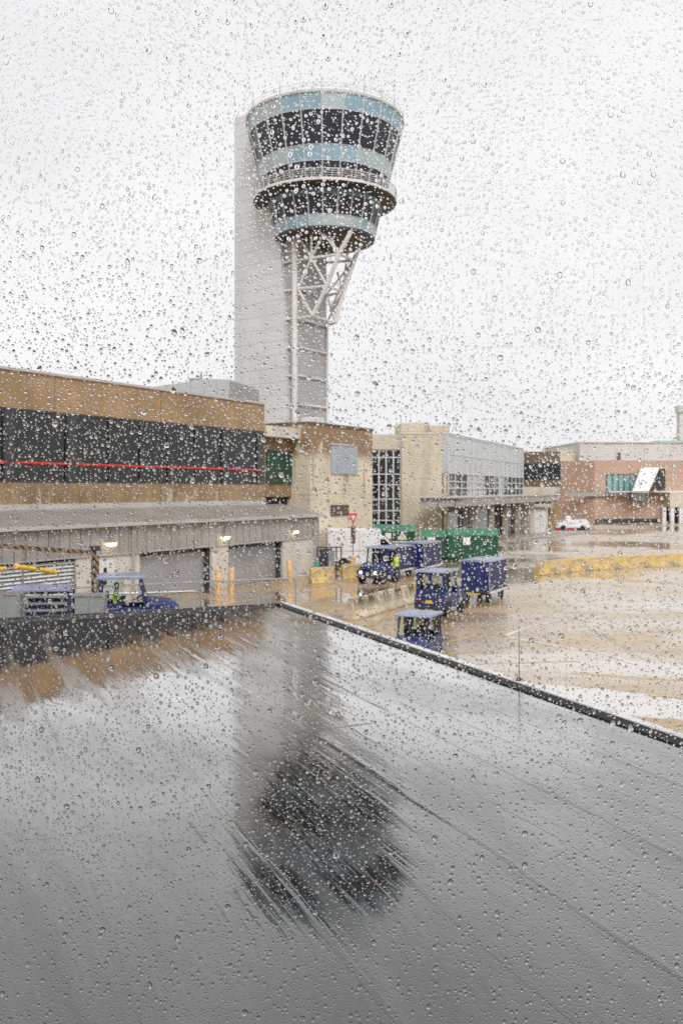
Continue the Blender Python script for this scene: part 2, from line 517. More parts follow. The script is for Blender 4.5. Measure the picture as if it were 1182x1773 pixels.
def marking(pts, w, mat, name="lane_marking"):
    mb = MB()
    P = [Vector((p[0], p[1])) for p in pts]
    L_, R_ = [], []
    for i, p in enumerate(P):
        d = (P[min(i + 1, len(P) - 1)] - P[max(i - 1, 0)]).normalized()
        n = Vector((-d.y, d.x)) * (w / 2)
        L_.append(p + n); R_.append(p - n)
    vs = [(q.x, q.y, 0.004) for q in L_] + [(q.x, q.y, 0.004) for q in R_]
    k = len(P)
    mb.add(vs, [(i, i + 1, k + i + 1, k + i) for i in range(k - 1)])
    return tag(mb.build(name, mat), kind="structure")

def wet_paint(name, col):
    m, nt, p = nodes_of(name)
    tcn = nt.nodes.new("ShaderNodeTexCoord")
    n = noise(nt, tcn.outputs["Object"], 2.5, 6, 0.7)
    c = mixc(nt, ramp(nt, n, 0.40, 0.62), col, (0.37, 0.28, 0.18))
    nt.links.new(c, p.inputs["Base Color"])
    p.inputs["Roughness"].default_value = 0.25
    return m
WP, YP = wet_paint("worn_white_marking", (0.74, 0.72, 0.68)), wet_paint("worn_yellow_marking", (0.62, 0.40, 0.09))
G = lambda u, v: gr(u, v)[:2]
marking([G(-200, 1120), G(200, 1075), G(345, 1053), G(480, 1031), G(620, 1009)], 0.14, WP)
marking([G(528, 1038), G(608, 1024)], 0.13, WP)
marking([G(560, 1062), G(598, 1052)], 0.13, WP)
marking([G(872, 1102), G(905, 1088), G(960, 1076), G(1045, 1067)], 0.22, WP)
marking([G(872, 1102), G(950, 1116), G(1040, 1131), G(1100, 1150)], 0.22, WP)
marking([G(1005, 1000), G(1045, 1014), G(1090, 1030), G(1180, 1036)], 0.2, WP)
marking([G(770, 1112), G(810, 1104), G(840, 1091), G(868, 1102), G(880, 1106)], 0.16, YP)
marking([G(760, 1135), G(830, 1127), G(900, 1118)], 0.16, YP)
marking([G(770, 1152), G(880, 1148), G(1000, 1145)], 0.16, YP)
marking([G(1050, 1102), G(1110, 1096), G(1180, 1090)], 0.3, YP)
marking([G(990, 1165), G(1090, 1172), G(1182, 1178)], 0.3, YP)
marking([G(1120, 1204), G(1182, 1206), G(1260, 1208)], 0.25, YP)

# ------------------------------------------------------------------ the flat roof below the window
RZ = 3.3
RA = math.atan2(-9.65, 4.254)
C0 = Vector((-1.108, 17.9, 0))
def roof_local(u, v):
    p = gr(u, v, RZ) - C0
    ca, sa = math.cos(RA), math.sin(RA)
    return (p.x * ca + p.y * sa, -p.x * sa + p.y * ca)

def membrane(name, dark=1.0):
    m, nt, p = nodes_of(name)
    tcn = nt.nodes.new("ShaderNodeTexCoord")
    obj = tcn.outputs["Object"]
    n1 = noise(nt, obj, 0.5, 6, 0.6)
    n2 = noise(nt, obj, 40, 3, 0.6)
    c = mixc(nt, ramp(nt, n1, 0.3, 0.7), tuple(0.022 * dark * k for k in (0.3, 0.3, 0.32)), tuple(0.016 * dark * k for k in (1.02, 1, 1.04)))
    c = mixc(nt, 0.2, c, n2, 'OVERLAY')
    # faint dust runs along the slope
    dst = ramp(nt, noise(nt, obj, 1.0, 5, 0.6, (0.15, 2.2, 1)), 0.52, 0.75)
    c = mixc(nt, mathn(nt, 'MULTIPLY', dst, 0.35), c, (0.024, 0.023, 0.024))
    nt.links.new(c, p.inputs["Base Color"])
    # standing water (mirror) against wet, draining membrane (soft)
    w = ramp(nt, noise(nt, obj, 0.16, 4, 0.5, (0.7, 1.2, 1), 0.4), 0.36, 0.60)
    st = ramp(nt, noise(nt, obj, 1.0, 5, 0.65, (0.22, 3.4, 1), 0.3), 0.48, 0.60)
    rr = mathn(nt, 'ADD', mathn(nt, 'MULTIPLY', ramp(nt, noise(nt, obj, 0.42, 7, 0.68, (0.45, 1.3, 1), 0.5), 0.60, 0.36), 0.05), mathn(nt, 'MULTIPLY', mathn(nt, 'MULTIPLY', st, mathn(nt, 'ADD', w, 0.30)), 0.085))
    rr = mathn(nt, 'ADD', rr, 0.012)
    # combed wrinkles parallel to the long edge, broad undulation of the deck, rain ripple
    h1 = ramp(nt, noise(nt, obj, 1.0, 4, 0.6, (0.22, 5.5, 1), 0.25), 0.40, 0.62)
    h2 = noise(nt, obj, 0.45, 2, 0.5)
    h3 = noise(nt, obj, 9.0, 3, 0.6)
    b = nt.nodes.new("ShaderNodeBump"); b.inputs["Strength"].default_value = 1.0; b.inputs["Distance"].default_value = 0.00085
    nt.links.new(h1, b.inputs["Height"])
    b2 = nt.nodes.new("ShaderNodeBump"); b2.inputs["Strength"].default_value = 1.0; b2.inputs["Distance"].default_value = 0.0011
    nt.links.new(h2, b2.inputs["Height"]); nt.links.new(b.outputs[0], b2.inputs["Normal"])
    b3 = nt.nodes.new("ShaderNodeBump"); b3.inputs["Strength"].default_value = 0.5; b3.inputs["Distance"].default_value = 0.00022
    nt.links.new(h3, b3.inputs["Height"]); nt.links.new(b2.outputs[0], b3.inputs["Normal"])
    mott = mathn(nt, 'ADD', mathn(nt, 'MULTIPLY', ramp(nt, noise(nt, obj, 0.42, 7, 0.68, (0.45, 1.3, 1), 0.5), 0.38, 0.60), 0.34), mathn(nt, 'MULTIPLY', noise(nt, obj, 24, 4, 0.75, (0.6, 1.4, 1)), 0.55))
    gain = mathn(nt, 'MULTIPLY', mathn(nt, 'ADD', mott, 0.56), 2.25)
    water_film(nt, p, gain, rr, b3.outputs[0], 0.07)
    return m
MEM, MEM_D = membrane("wet_black_membrane"), membrane("wet_membrane_seam", 0.5)

roof = thing("flat_roofed_building", "low building under the window, its flat black membrane roof soaked and mirroring the sky", "building", (C0.x, C0.y, 0), RA)
mb = MB(); mb.box(0.25, 24.0, -26.0, -0.25, RZ - 0.3, RZ); mb.build("roof_membrane", MEM, roof)
mb = MB(); mb.box(0.05, 24.0, -26.0, -0.05, 0, RZ - 0.302); mb.build("wall", MAT['block'], roof)
# gravel-stop edges: a dark cant strip and a pale metal lip on each open side
for nm, side in (("cant_strip", 'r'), ("cant_strip", 'l')):
    mb = MB()
    if side == 'r':
        mb.prism([(-0.17, RZ + 0.002), (-0.10, RZ + 0.03), (-0.02, RZ + 0.03), (-0.02, RZ - 0.28), (-0.24, RZ - 0.28)], 0.0, 24.0, 'x')
    else:
        mb.prism([(0.42, RZ + 0.002), (0.12, RZ + 0.03), (0.02, RZ + 0.03), (0.02, RZ - 0.28), (0.24, RZ - 0.28)], -26.0, -0.27, 'y')
    mb.build(nm, MAT['black'], roof)
mb = MB()
mb.prism([(-0.085, RZ + 0.033), (-0.085, RZ + 0.044), (0.03, RZ + 0.044), (0.03, RZ - 0.14), (0.012, RZ - 0.14), (0.012, RZ + 0.033)], -0.02, 24.0, 'x')
mb.build("edge_trim", MAT['trim'], roof)
mb = MB()
mb.prism([(0.07, RZ + 0.033), (0.07, RZ + 0.044), (-0.03, RZ + 0.044), (-0.03, RZ - 0.14), (-0.012, RZ - 0.14), (-0.012, RZ + 0.033)], -26.0, -0.08, 'y')
mb.build("edge_trim", MAT['dark'], roof)
# welded lap seams and short wrinkles of the membrane
def seam(p0, p1, hgt, wid, mat, n=24, wob=0.012):
    p0, p1 = Vector(p0), Vector(p1)
    d = (p1 - p0).normalized(); nn = Vector((-d.y, d.x))
    mb = MB(); pts = []
    for i in range(n + 1):
        q = p0.lerp(p1, i / n) + nn * (wob * math.sin(i * 1.1 + p0.x) + rng.uniform(-wob, wob) * .6)
        pts.append((q, hgt * (0.6 + 0.4 * math.sin(i * .8 + p0.y) ** 2)))
    for (qa, ha), (qb, hb) in zip(pts[:-1], pts[1:]):
        vs = []
        for q, h in ((qa, ha), (qb, hb)):
            for k, z in ((-wid, .001), (-wid * .25, h), (wid * .15, h), (wid * .3, .001)):
                e = q + nn * k; vs.append((e.x, e.y, RZ + z))
        mb.add(vs, [(i, i + 1, i + 5, i + 4) for i in range(3)])
    mb.build("lap_seam", mat, roof)
for y, h in ((-0.95, .0015), (-1.5, .0015), (-2.0, .0025), (-2.5, .0012), (-3.03, .004), (-3.7, .0015), (-4.39, .003), (-5.4, .0012), (-6.6, .0015), (-8.3, .002)):
    seam((0.4, y), (23.8, y), h, .035, MEM, 60)
seam(roof_local(555, 1262), roof_local(642, 1252), .005, .03, MEM_D, 6, .004)
seam(roof_local(330, 1424), roof_local(358, 1458), .008, .02, MEM_D, 6, .004)

# thin lightning rod standing on the roof edge
rp_ = gr(898, 1178, RZ + 0.044)
t = thing("lightning_rod", "thin bare lightning rod standing on the metal edge of the wet roof", "lightning rod", (rp_.x, rp_.y, RZ + 0.044))
mb = MB(); mb.tube((0, 0, 0.03), (0, 0, 0.62), 0.006, 6, 0.003); mb.build("rod", MAT['dark'], t)
mb = MB(); mb.lathe([(0.05, 0.0), (0.05, 0.012), (0.015, 0.035)], 12); mb.build("base", MAT['dark'], t)

# ------------------------------------------------------------------ control tower
DT = 130.0
def build_tower():
    cx, cyy = -2.4, DT
    T = thing("control_tower", "tall pale airport control tower with round flared glass cab on a lattice bracket", "control tower", (cx, cyy, 0))
    o = Vector((cx, cyy, 0))
    def loc(v): return Vector(v) - o
    K = Vector((-6.44, 128.0, 0))
    l = Vector((-0.75, 0.66, 0)).normalized()
    r = Vector((0.55, 0.835, 0)).normalized()
    S1 = K + l * 13.0
    Rr = K + r * 7.6
    S2 = S1 + r * 7.6
    # main shaft body
    mb = MB()
    poly = [tuple(loc(q)[:2]) for q in (K, Rr, S2, S1)]
    mb.prism(poly, 0, 50.0, 'z')
    mb.build("shaft", MAT['clad'], T)
    # broad white slab wall proud of the left face; its near edge leans outwards towards the top
    nrm = Vector((-l.y, l.x, 0))
    if nrm.dot(-K) < 0: nrm = -nrm
    def s_of(u):
        k = (u - UC) / F
        b = K + nrm * 0.7
        return (k * b.y - b.x) / (l.x - k * l.y)
    def z_at(u, v):
        s = s_of(u)
        return EYE - (v - VH) / F * ((K + nrm * 0.7).y + s * l.y)
    sL = s_of(406.5)
    sB, zB = s_of(501), 0.0
    sT, zT = s_of(481.5), 61.8
    outline = [(sL, 0), (s_of(502), 0), (s_of(499.5), z_at(499, 735)), (s_of(485.5), z_at(485, 424)), (s_of(478), 61.8), (sL, 61.8)]
    vs = []
    for dn in (0.02, 0.75):
        for (s, z) in outline:
            q = loc(K + l * s + nrm * dn)
            vs.append((q.x, q.y, z))
    n = len(outline)
    mb = MB()
    mb.add(vs, [tuple(range(n)), tuple(range(2 * n - 1, n - 1, -1))] + [(i, (i + 1) % n, n + (i + 1) % n, n + i) for i in range(n)])
    mb.build("slab_wall", MAT['slab'], T)
    # far return of the slab, behind the cab
    mb = MB()
    a = K + l * 12.9
    poly = [tuple(loc(q)[:2]) for q in (K + l * 1.0, K + l * 12.9, K + l * 12.9 + r * 5.0, K + l * 1.0 + r * 5.0)]
    mb.prism(poly, 50.02, 57.0, 'z')
    mb.build("stair_head", MAT['slab'], T)
    # corner column and ring beams on the shaft
    mb = MB()
    kc = loc(K + nrm * 0.25 + r * -0.1)
    mb.tube((kc.x, kc.y, 0), (kc.x, kc.y, 43), 0.42, 10)
    mb.build("corner_column", MAT['truss'], T, smooth=True)
    mb = MB()
    rc = loc(Rr)
    mb.tube((rc.x + 0.1, rc.y - 0.1, 0), (rc.x + 0.1, rc.y - 0.1, 30.0), 0.2, 8)
    mb.build("edge_column", MAT['truss'], T, smooth=True)
    zK = [EYE - (v - VH) / F * 128.0 for v in (451, 501, 551, 601, 650, 700, 750)]
    rnrm = Vector((r.y, -r.x, 0))
    for i, z in enumerate(zK):
        mb = MB()
        e0 = loc(K + l * 3.2 + nrm * 0.2); k0 = loc(K + nrm * 0.2 + rnrm * 0.12); e1 = loc(Rr + rnrm * 0.12)
        mb.tube((e0.x, e0.y, z), (k0.x, k0.y, z), 0.2, 8)
        if i >= 3:
            mb.tube((k0.x, k0.y, z), (e1.x, e1.y, z), 0.2, 8)
        mb.build("ring_beam", MAT['truss'], T, smooth=True)
    # lattice bracket carrying the cab
    def nd(u, v, Y): return loc(at(u, v, Y))
    Ka, Kb, Kc = nd(516, 451, 127.5), nd(516, 500, 127.5), nd(516, 551, 127.5)
    Nc, Nb, Na, Nt = nd(541, 547, 126.6), nd(566, 495, 125.2), nd(586, 440, 124.2), nd(608, 400, 123.4)
    Ma, Mt = nd(539, 447, 125.8), nd(560, 404, 124.6)
    Oc, Ob, Oa, Ot = nd(580, 559, 129.4), nd(594, 506, 129.6), nd(613, 451, 129.8), nd(630, 406, 130.0)
    Rc, Rb, Ra = nd(562, 565, 134.0), nd(563, 512, 134.0), nd(564, 455, 134.0)
    It = nd(606, 404, 133)
    Kt = nd(519, 412, 127.0)
    def bar(name, a, b, rr):
        mb = MB(); mb.tube(a, b, rr, 8); mb.build(name, MAT['truss'], T, smooth=True)
    for a, b in ((Nc, Nb), (Nb, Na), (Na, Nt), (Oc, Ob), (Ob, Oa), (Oa, Ot)): bar("bracket_leg", a, b, 0.31)
    for a, b in ((Ka, Ma), (Ma, Na), (Na, Oa), (Kb, Nb), (Nb, Ob), (Kc, Nc), (Nc, Oc), (Oc, Rc), (Rc, Kc), (Ob, Rb), (Rb, Kb), (Oa, Ra)): bar("bracket_beam", a, b, 0.2)
    for a, b in ((Kb, Ma), (Ma, Nb), (Ma, Mt), (Kt, Ma), (Kb, Nc), (Mt, Na), (nd(539, 400, 125.5), Ma), (Na, nd(570, 408, 124.5)),
                 (Ot, nd(571, 539, 131.5)), (nd(571, 539, 131.5), Ob), (nd(584, 472, 131.5), Ob), (nd(563, 500, 133), nd(578, 553, 131)), (It, nd(600, 448, 131)), (nd(600, 448, 131), Ob),
                 (Rc, Ob), (Rb, Oa)): bar("bracket_brace", a, b, 0.17)

    # cab: a 24-sided flared drum over a smaller one
    NS = 24
    A0 = -math.pi / 2 - 0.02
    def ring(z, rad): return [(rad * math.cos(A0 + 2 * math.pi * i / NS), rad * math.sin(A0 + 2 * math.pi * i / NS), z) for i in range(NS)]
    Ru = lambda z: 8.6 + (z - 47.4) * (11.35 - 8.6) / (58.4 - 47.4)
    Rl = lambda z: 7.13 + (z - 42.0) * (8.2 - 7.13) / (46.7 - 42.0)
    def band(name, z0, z1, Rf, mats, pick=None, off=0.0):
        mb = MB()
        a, b = ring(z0, Rf(z0) + off), ring(z1, Rf(z1) + off)
        for i in range(NS):
            j = (i + 1) % NS
            mb.m = pick(i) if pick else 0
            mb.add([a[i], a[j], b[j], b[i]], [(0, 1, 2, 3)])
        return mb.build(name, mats, T)
    band("top_panel_band", 56.4, 58.4, Ru, [MAT['teal'], MAT['teal2']], lambda i: 1 if (i * 7) % 24 in (0, 5, 3, 20) else 0)
    band("middle_panel_band", 50.1, 52.1, Ru, [MAT['teal2'], MAT['teal']], lambda i: 1 if i in (0, 1, 23, 22, 9) else 0)
    band("blue_panel_band", 46.0, 46.75, Rl, [MAT['blueband']])
    band("lower_panel_band", 41.9, 43.4, Rl, [MAT['teal2'], MAT['teal']], lambda i: 1 if i in (21, 20, 3, 22) else 0)
    for (z0, z1, Rf) in ((52.1, 56.4, Ru), (47.4, 50.1, Ru), (43.4, 46.0, Rl)):
        a, b = ring(z0, Rf(z0) - 0.06), ring(z1, Rf(z1) - 0.06)
        for i in range(NS):
            j = (i + 1) % NS
            mb = MB()
            mb.add([a[i], a[j], b[j], b[i]], [(0, 1, 2, 3)])
            mb.build("window", MAT['glass_t'], T)
    # mullions
    mb = MB()
    for i in range(NS):
        for (z0, z1, Rf) in ((47.4, 58.5, Ru), (41.9, 46.75, Rl)):
            a, b = ring(z0, Rf(z0) + 0.05)[i], ring(z1, Rf(z1) + 0.05)[i]
            mb.tube(a, b, 0.085, 6)
    for z, Rf in ((52.1, Ru), (56.4, Ru), (50.1, Ru), (43.4, Rl)):
        rr = ring(z, Rf(z) + 0.02)
        for i in range(NS): mb.tube(rr[i], rr[(i + 1) % NS], 0.05, 6)
    mb.build("mullions", MAT['mull'], T)
    # roof, balcony, soffit
    mb = MB(); mb.lathe([(0.2, 58.9), (10.6, 58.75), (11.5, 58.75), (11.5, 58.4), (11.3, 58.38), (9, 58.3), (0.2, 58.3)], NS, a0=A0); mb.build("cab_roof", MAT['flash'], T)
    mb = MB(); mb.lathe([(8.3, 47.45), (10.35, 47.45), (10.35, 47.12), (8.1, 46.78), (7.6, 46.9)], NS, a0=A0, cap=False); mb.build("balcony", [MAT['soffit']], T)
    mb = MB(); mb.lathe([(10.36, 47.47), (10.44, 47.47), (10.44, 47.1), (10.36, 47.1)], NS, a0=A0, cap=False); mb.build("balcony_edge", MAT['truss'], T)
    mb = MB()
    for zr in (47.75, 48.05, 48.35, 48.65):
        rr = ring(zr, 10.38)
        for i in range(NS): mb.tube(rr[i], rr[(i + 1) % NS], 0.045 if zr < 48.6 else 0.07, 6)
    for i in range(NS * 2):
        a = A0 + math.pi * i / NS
        mb.tube((10.38 * math.cos(a), 10.38 * math.sin(a), 47.45), (10.38 * math.cos(a), 10.38 * math.sin(a), 48.65), 0.05, 6)
    mb.build("balcony_railing", MAT['mull'], T)
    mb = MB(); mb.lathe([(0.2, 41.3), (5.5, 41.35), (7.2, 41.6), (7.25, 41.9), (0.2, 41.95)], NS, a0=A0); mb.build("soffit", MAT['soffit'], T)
    mb = MB(); mb.lathe([(0.2, 41.95), (7.0, 41.97), (8.0, 46.7), (8.4, 47.4), (11.1, 58.35), (0.2, 58.32)], NS, a0=A0); mb.build("cab_interior", MAT['black'], T)
    # rim rail and aerials
    mb = MB()
    for zr in (59.3, 59.75):
        rr = ring(zr, 11.2)
        for i in range(NS): mb.tube(rr[i], rr[(i + 1) % NS], 0.03, 5)
    for i in range(NS): 
        q = ring(58.7, 11.2)[i]; mb.tube(q, (q[0], q[1], 59.75), 0.03, 5)
    mb.build("roof_railing", MAT['mull'], T)
    for i in range(NS):
        if i % 2 == 0 or i in (3, 9, 15):
            q = ring(58.7, 11.35)[i]
            mb = MB(); mb.tube(q, (q[0], q[1], 60.4 + (i % 3) * 0.35), 0.05, 5, 0.03); mb.build("aerial", MAT['steel'], T)
    return T
build_tower()
# ------------------------------------------------------------------ concourse block and the garage row in front of it
LA = math.atan2(17.9, 10.85)
LF = Fr(-14.53, 38.1, LA)
W3 = 3.0
def build_concourse():
    T = thing("concourse_building", "brown panelled concourse with a long dark window band crossed by a red line", "building", (LF.x, LF.y, 0), LA)
    s0, s1 = -9.0, LF.s(458, W3)
    z_b, z_w0, z_w1, z_t = 4.6, LF.z(0, 835.5, W3), LF.z(0, 704, W3), LF.z(0, 638, W3)
    mb = MB(); mb.box(s0, s1, W3, W3 + 26, z_w1, z_t); mb.build("upper_wall", MAT['brown'], T)
    mb = MB(); mb.box(s0, s1, W3, W3 + 26, 0, z_w0); mb.build("lower_wall", MAT['brown_low'], T)
    # the hall behind the glass: floor and ceiling are the wall masses, with a back wall and rows of ceiling lights
    mb = MB(); mb.box(s0, s1 - .3, W3 + 9, W3 + 9.2, z_w0 + 0.001, z_w1 - 0.001); mb.box(s1 - .298, s1 - .1, W3 + .25, W3 + 9, z_w0 + 0.001, z_w1 - 0.001); mb.build("hall_wall", MAT['block'], T)
    for i in range(10):
        x = s0 + 2 + i * (s1 - s0 - 4) / 9
        for w_ in (W3 + 1.6 + .5 * (i % 2), W3 + 4.0, W3 + 6.5):
            mb = MB(); mb.box(x, x + 1.9, w_, w_ + .28, z_w1 - .06, z_w1 - .003); mb.build("ceiling_light", MAT['strip_light'], T)
    for i in range(9):
        x = s0 + 2.2 + i * 2.9
        mb = MB(); mb.box(x, x + 1.6, W3 + 1.5, W3 + 2.1, z_w0 + .002, z_w0 + .42); mb.box(x, x + 1.6, W3 + 2.05, W3 + 2.14, z_w0 + .43, z_w0 + .95); mb.build("seat_row", MAT['seat'], T)
    mb = MB(); mb.box(s0 - .1, s1 + 0.06, W3 - 0.08, W3 + 26.1, z_t + 0.002, z_t + 0.13); mb.build("coping", MAT['flash'], T)
    mb = MB(); mb.box(s0, s1 + 0.01, W3 - 0.05, W3 - 0.004, 4.62, 4.9); mb.build("base_flashing", MAT['flash'], T)
    # windows between their mullions, as the photograph spaces them
    us = [-60, 8, 26, 117, 132, 191, 245, 293, 340, 386, 393, 447]
    xs = [LF.s(u, W3) for u in us]
    spans = [(xs[0], xs[1]), (xs[2], xs[3]), (xs[4], xs[5]), (xs[5], xs[6]), (xs[6], xs[7]), (xs[7], xs[8]), (xs[8], xs[9]), (xs[10], xs[11])]
    spans.insert(0, (s0 + 0.2, xs[0]))
    for a, b in spans:
        f = MB()
        t = 0.05
        f.box(a, a + t, W3 + 0.02, W3 + 0.14, z_w0 + 0.003, z_w1 - 0.003)
        f.box(b - t, b, W3 + 0.02, W3 + 0.14, z_w0 + 0.003, z_w1 - 0.003)
        f.box(a + t, b - t, W3 + 0.02, W3 + 0.14, z_w0 + 0.003, z_w0 + 0.09)
        f.box(a + t, b - t, W3 + 0.02, W3 + 0.14, z_w1 - 0.09, z_w1 - 0.003)
        fo = f.build("window", MAT['mull_d'], T)
        p = MB(); p.box(a + t, b - t, W3 + 0.1, W3 + 0.13, z_w0 + 0.09, z_w1 - 0.09)
        p.build("pane", MAT['glass_c'], fo)
    for a, b in ((xs[1], xs[2]), (xs[3], xs[4]), (xs[9], xs[10])):
        mb = MB(); mb.box(a + .002, b - .002, W3 - 0.02, W3 + 0.2, z_w0 + 0.003, z_w1 - 0.003); mb.build("pillar", MAT['mull_d'], T)
    mb = MB(); mb.box(xs[11] + .002, s1, W3 + 0.02, W3 + 0.2, z_w0 + 0.003, z_w1 - 0.003); mb.build("pillar", MAT['mull_d'], T)
    zr = LF.z(0, 800, W3)
    zr = (zr + LF.z(450, 814.5, W3)) / 2
    for a, b in ((s0, xs[1] + .1), (xs[2], xs[3] + .1), (xs[4], xs[9]), (xs[10], xs[11] + .1)):
        mb = MB(); mb.tube((a, W3 - 0.01, zr), (b, W3 - 0.01, zr), 0.07, 10); mb.build("red_rail", MAT['redpaint'], T, smooth=True)
    return T
build_concourse()

# pale plant room on the concourse roof
pu = Fr(*at(397, 690, 72.0)[:2], R(-12))
t = thing("rooftop_plant_room", "pale grey panelled plant room on the roof of the brown concourse", "plant room", (pu.x, pu.y, 10.0), R(-12))
wL = 142 / F * 72
mb = MB(); mb.prism([(-wL - 1.0, 0), (0, 0), (0, EYE - (657 - VH) / F * 72 - 10), (-2.0, EYE - (655 - VH) / F * 72 - 10), (-wL - 1.0, EYE - (669 - VH) / F * 72 - 10)], 0, 8, 'y'); mb.build("wall", MAT['rooftop'], t)
zz = EYE - (655 - VH) / F * 72 - 10
mb = MB(); mb.box(-2.6, -2.45, 0.3, 0.45, zz - 0.1, zz + 0.5); mb.box(-4.0, -3.2, 1.5, 2.3, zz - .5, zz + .3); mb.build("roof_vent", MAT['steel'], t)

def build_garage():
    T = thing("garage_row", "low grey ribbed garage building with steel roller doors and a lean-to metal roof", "garage", (LF.x, LF.y, 0), LA)
    s0, s1 = -9.0, LF.s(548)
    zf1, zf0 = 3.88, 2.48
    S = LF.s
    mb = MB(); mb.box(s0, s1, -0.12, 0.1, zf0, zf1); mb.build("fascia", MAT['fascia'], T)
    mb = MB(); mb.box(s0, s1 + .01, -0.14, 0.12, zf0 - 0.06, zf0 - 0.002); mb.build("fascia_trim", MAT['flash'], T)
    mb = MB()
    mb.prism([(-0.35, zf1 + 0.002), (-0.35, zf1 + 0.10), (W3 - 0.06, 4.63), (W3 - 0.06, 4.52)], s0, s1 + 0.25, 'x')
    mb.build("roof", MAT['canopy'], T)
    mb = MB(); mb.box(s0, s1 + 0.27, -0.42, -0.352, zf1 - 0.06, zf1 + 0.12); mb.build("gutter", MAT['flash'], T)
    # walls and piers between the openings
    for a, b, h in ((131, 160, 0), (160, 241, 0.02), (366, 394, 0), (489, 549, 0)):
        mb = MB(); mb.box(S(a), S(b), -0.06 + h, 0.5, 0, zf0 - 0.062); mb.build("pier", MAT['block'], T)
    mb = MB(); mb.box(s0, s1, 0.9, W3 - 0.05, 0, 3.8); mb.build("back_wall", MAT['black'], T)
    mb = MB(); mb.box(s1 - 0.25, s1 - .002, 0.52, W3 - 0.07, 0, 3.86); mb.build("end_wall", MAT['block'], T)
    for a, b in ((241, 366), (394, 489)):
        mb = MB(); mb.box(S(a) + .05, S(b) - .25, 0.35, 0.42, 0.02, zf0 - 0.12); mb.build("roller_door", MAT['roller'], T)
        mb = MB()
        mb.box(S(b) - .24, S(b) - .02, 0.1, 0.45, 0, zf0 - 0.065); mb.box(S(a) + .02, S(b) - .24, 0.28, 0.6, zf0 - 0.30, zf0 - 0.065)
        mb.build("door_frame", MAT['dark'], T)
    # louvred bay
    a, b = s0, S(131)
    mb = MB()
    zt, n = 2.36, 13
    for i in range(n):
        z = 0.12 + (zt - 0.12) * i / n
        mb.prism([(0.02, z), (0.16, z + 0.09), (0.16, z + 0.115), (0.02, z + 0.025)], a, b - .08, 'x')
    mb.build("louver_panel", MAT['slat'], T)
    mb = MB(); mb.box(b - .08, b - .01, -0.02, 0.3, 0, zf0 - .07); mb.box(S(40) - .03, S(40) + .03, -0.02, 0.018, 0.1, zt); mb.build("louver_frame", MAT['steel'], T)
    # white personnel door with a narrow dark light
    a, b = S(171), S(199)
    mb = MB(); mb.box(a, b, -0.09, -0.045, 0.02, 2.2); d = mb.build("personnel_door", MAT['white'], T)
    mb = MB(); w_ = b - a; mb.box(a + .22 * w_, a + .42 * w_, -0.096, -0.091, 1.0, 1.85); mb.build("door_light", MAT['black'], d)
    mb = MB(); mb.box(b - .16, b - .08, -0.13, -0.091, 0.95, 1.05); mb.build("handle", MAT['steel'], d)
    for u in (226, 541):
        x = S(u)
        mb = MB(); mb.tube((x, -0.2, 0.05), (x, -0.2, zf1 - 0.05), 0.07, 10); mb.build("downspout", MAT['fascia'], T, smooth=True)
    mb = MB(); mb.box(S(544), s1 + .02, -0.17, -0.122, 0, zf1 - .01); mb.build("corner_trim", MAT['fascia'], T)
    return T
build_garage()
S = LF.s

# black-and-yellow hazard post and beam by the louvred bay, with the clearance bars hanging from it
def hazard(name):
    m, nt, p = nodes_of(name)
    tcn = nt.nodes.new("ShaderNodeTexCoord")
    sp = nt.nodes.new("ShaderNodeSeparateXYZ"); nt.links.new(tcn.outputs["Object"], sp.inputs[0])
    x = mathn(nt, 'ADD', sp.outputs[0], sp.outputs[2])
    st = mathn(nt, 'LESS_THAN', mathn(nt, 'FRACT', mathn(nt, 'ADD', mathn(nt, 'DIVIDE', x, 0.34), 100.0)), 0.5)
    n = noise(nt, tcn.outputs["Object"], 6, 4)
    c = mixc(nt, st, (0.03, 0.028, 0.025), (0.32, 0.20, 0.06))
    c = mixc(nt, mathn(nt, 'MULTIPLY', ramp(nt, n, 0.45, 0.65), 0.5), c, (0.13, 0.10, 0.07))
    nt.links.new(c, p.inputs["Base Color"])
    p.inputs["Roughness"].default_value = 0.6
    return m
HZ = hazard("hazard_stripes")
wv = -2.6
t = thing("height_barrier", "black and yellow striped height barrier on a post beside the louvred bay", "height barrier", (LF.x, LF.y, 0), LA)
xp = S(165, wv)
zp = LF.z(165, 962, wv)
mb = MB(); mb.box(xp - .12, xp + .12, wv - .12, wv + .12, 0, zp); mb.build("post", HZ, t)
xl = S(-40, wv)
mb = MB()
za, zb = LF.z(0, 950, wv), zp
dz = (zb - za) / (xp - S(0, wv))
mb.add([(x, w, zb + (x - xp) * dz + h) for x in (xl, xp) for w in (wv - .08, wv + .08) for h in (0.02, 0.20)], [(0, 1, 3, 2), (4, 6, 7, 5), (0, 2, 6, 4), (1, 5, 7, 3), (0, 4, 5, 1), (2, 3, 7, 6)])
mb.build("beam", HZ, t)
mb = MB(); mb.box(xp - .2, xp + .2, wv - .16, wv + .16, zp + .21, zp + .42); mb.build("cap", MAT['dark'], t)
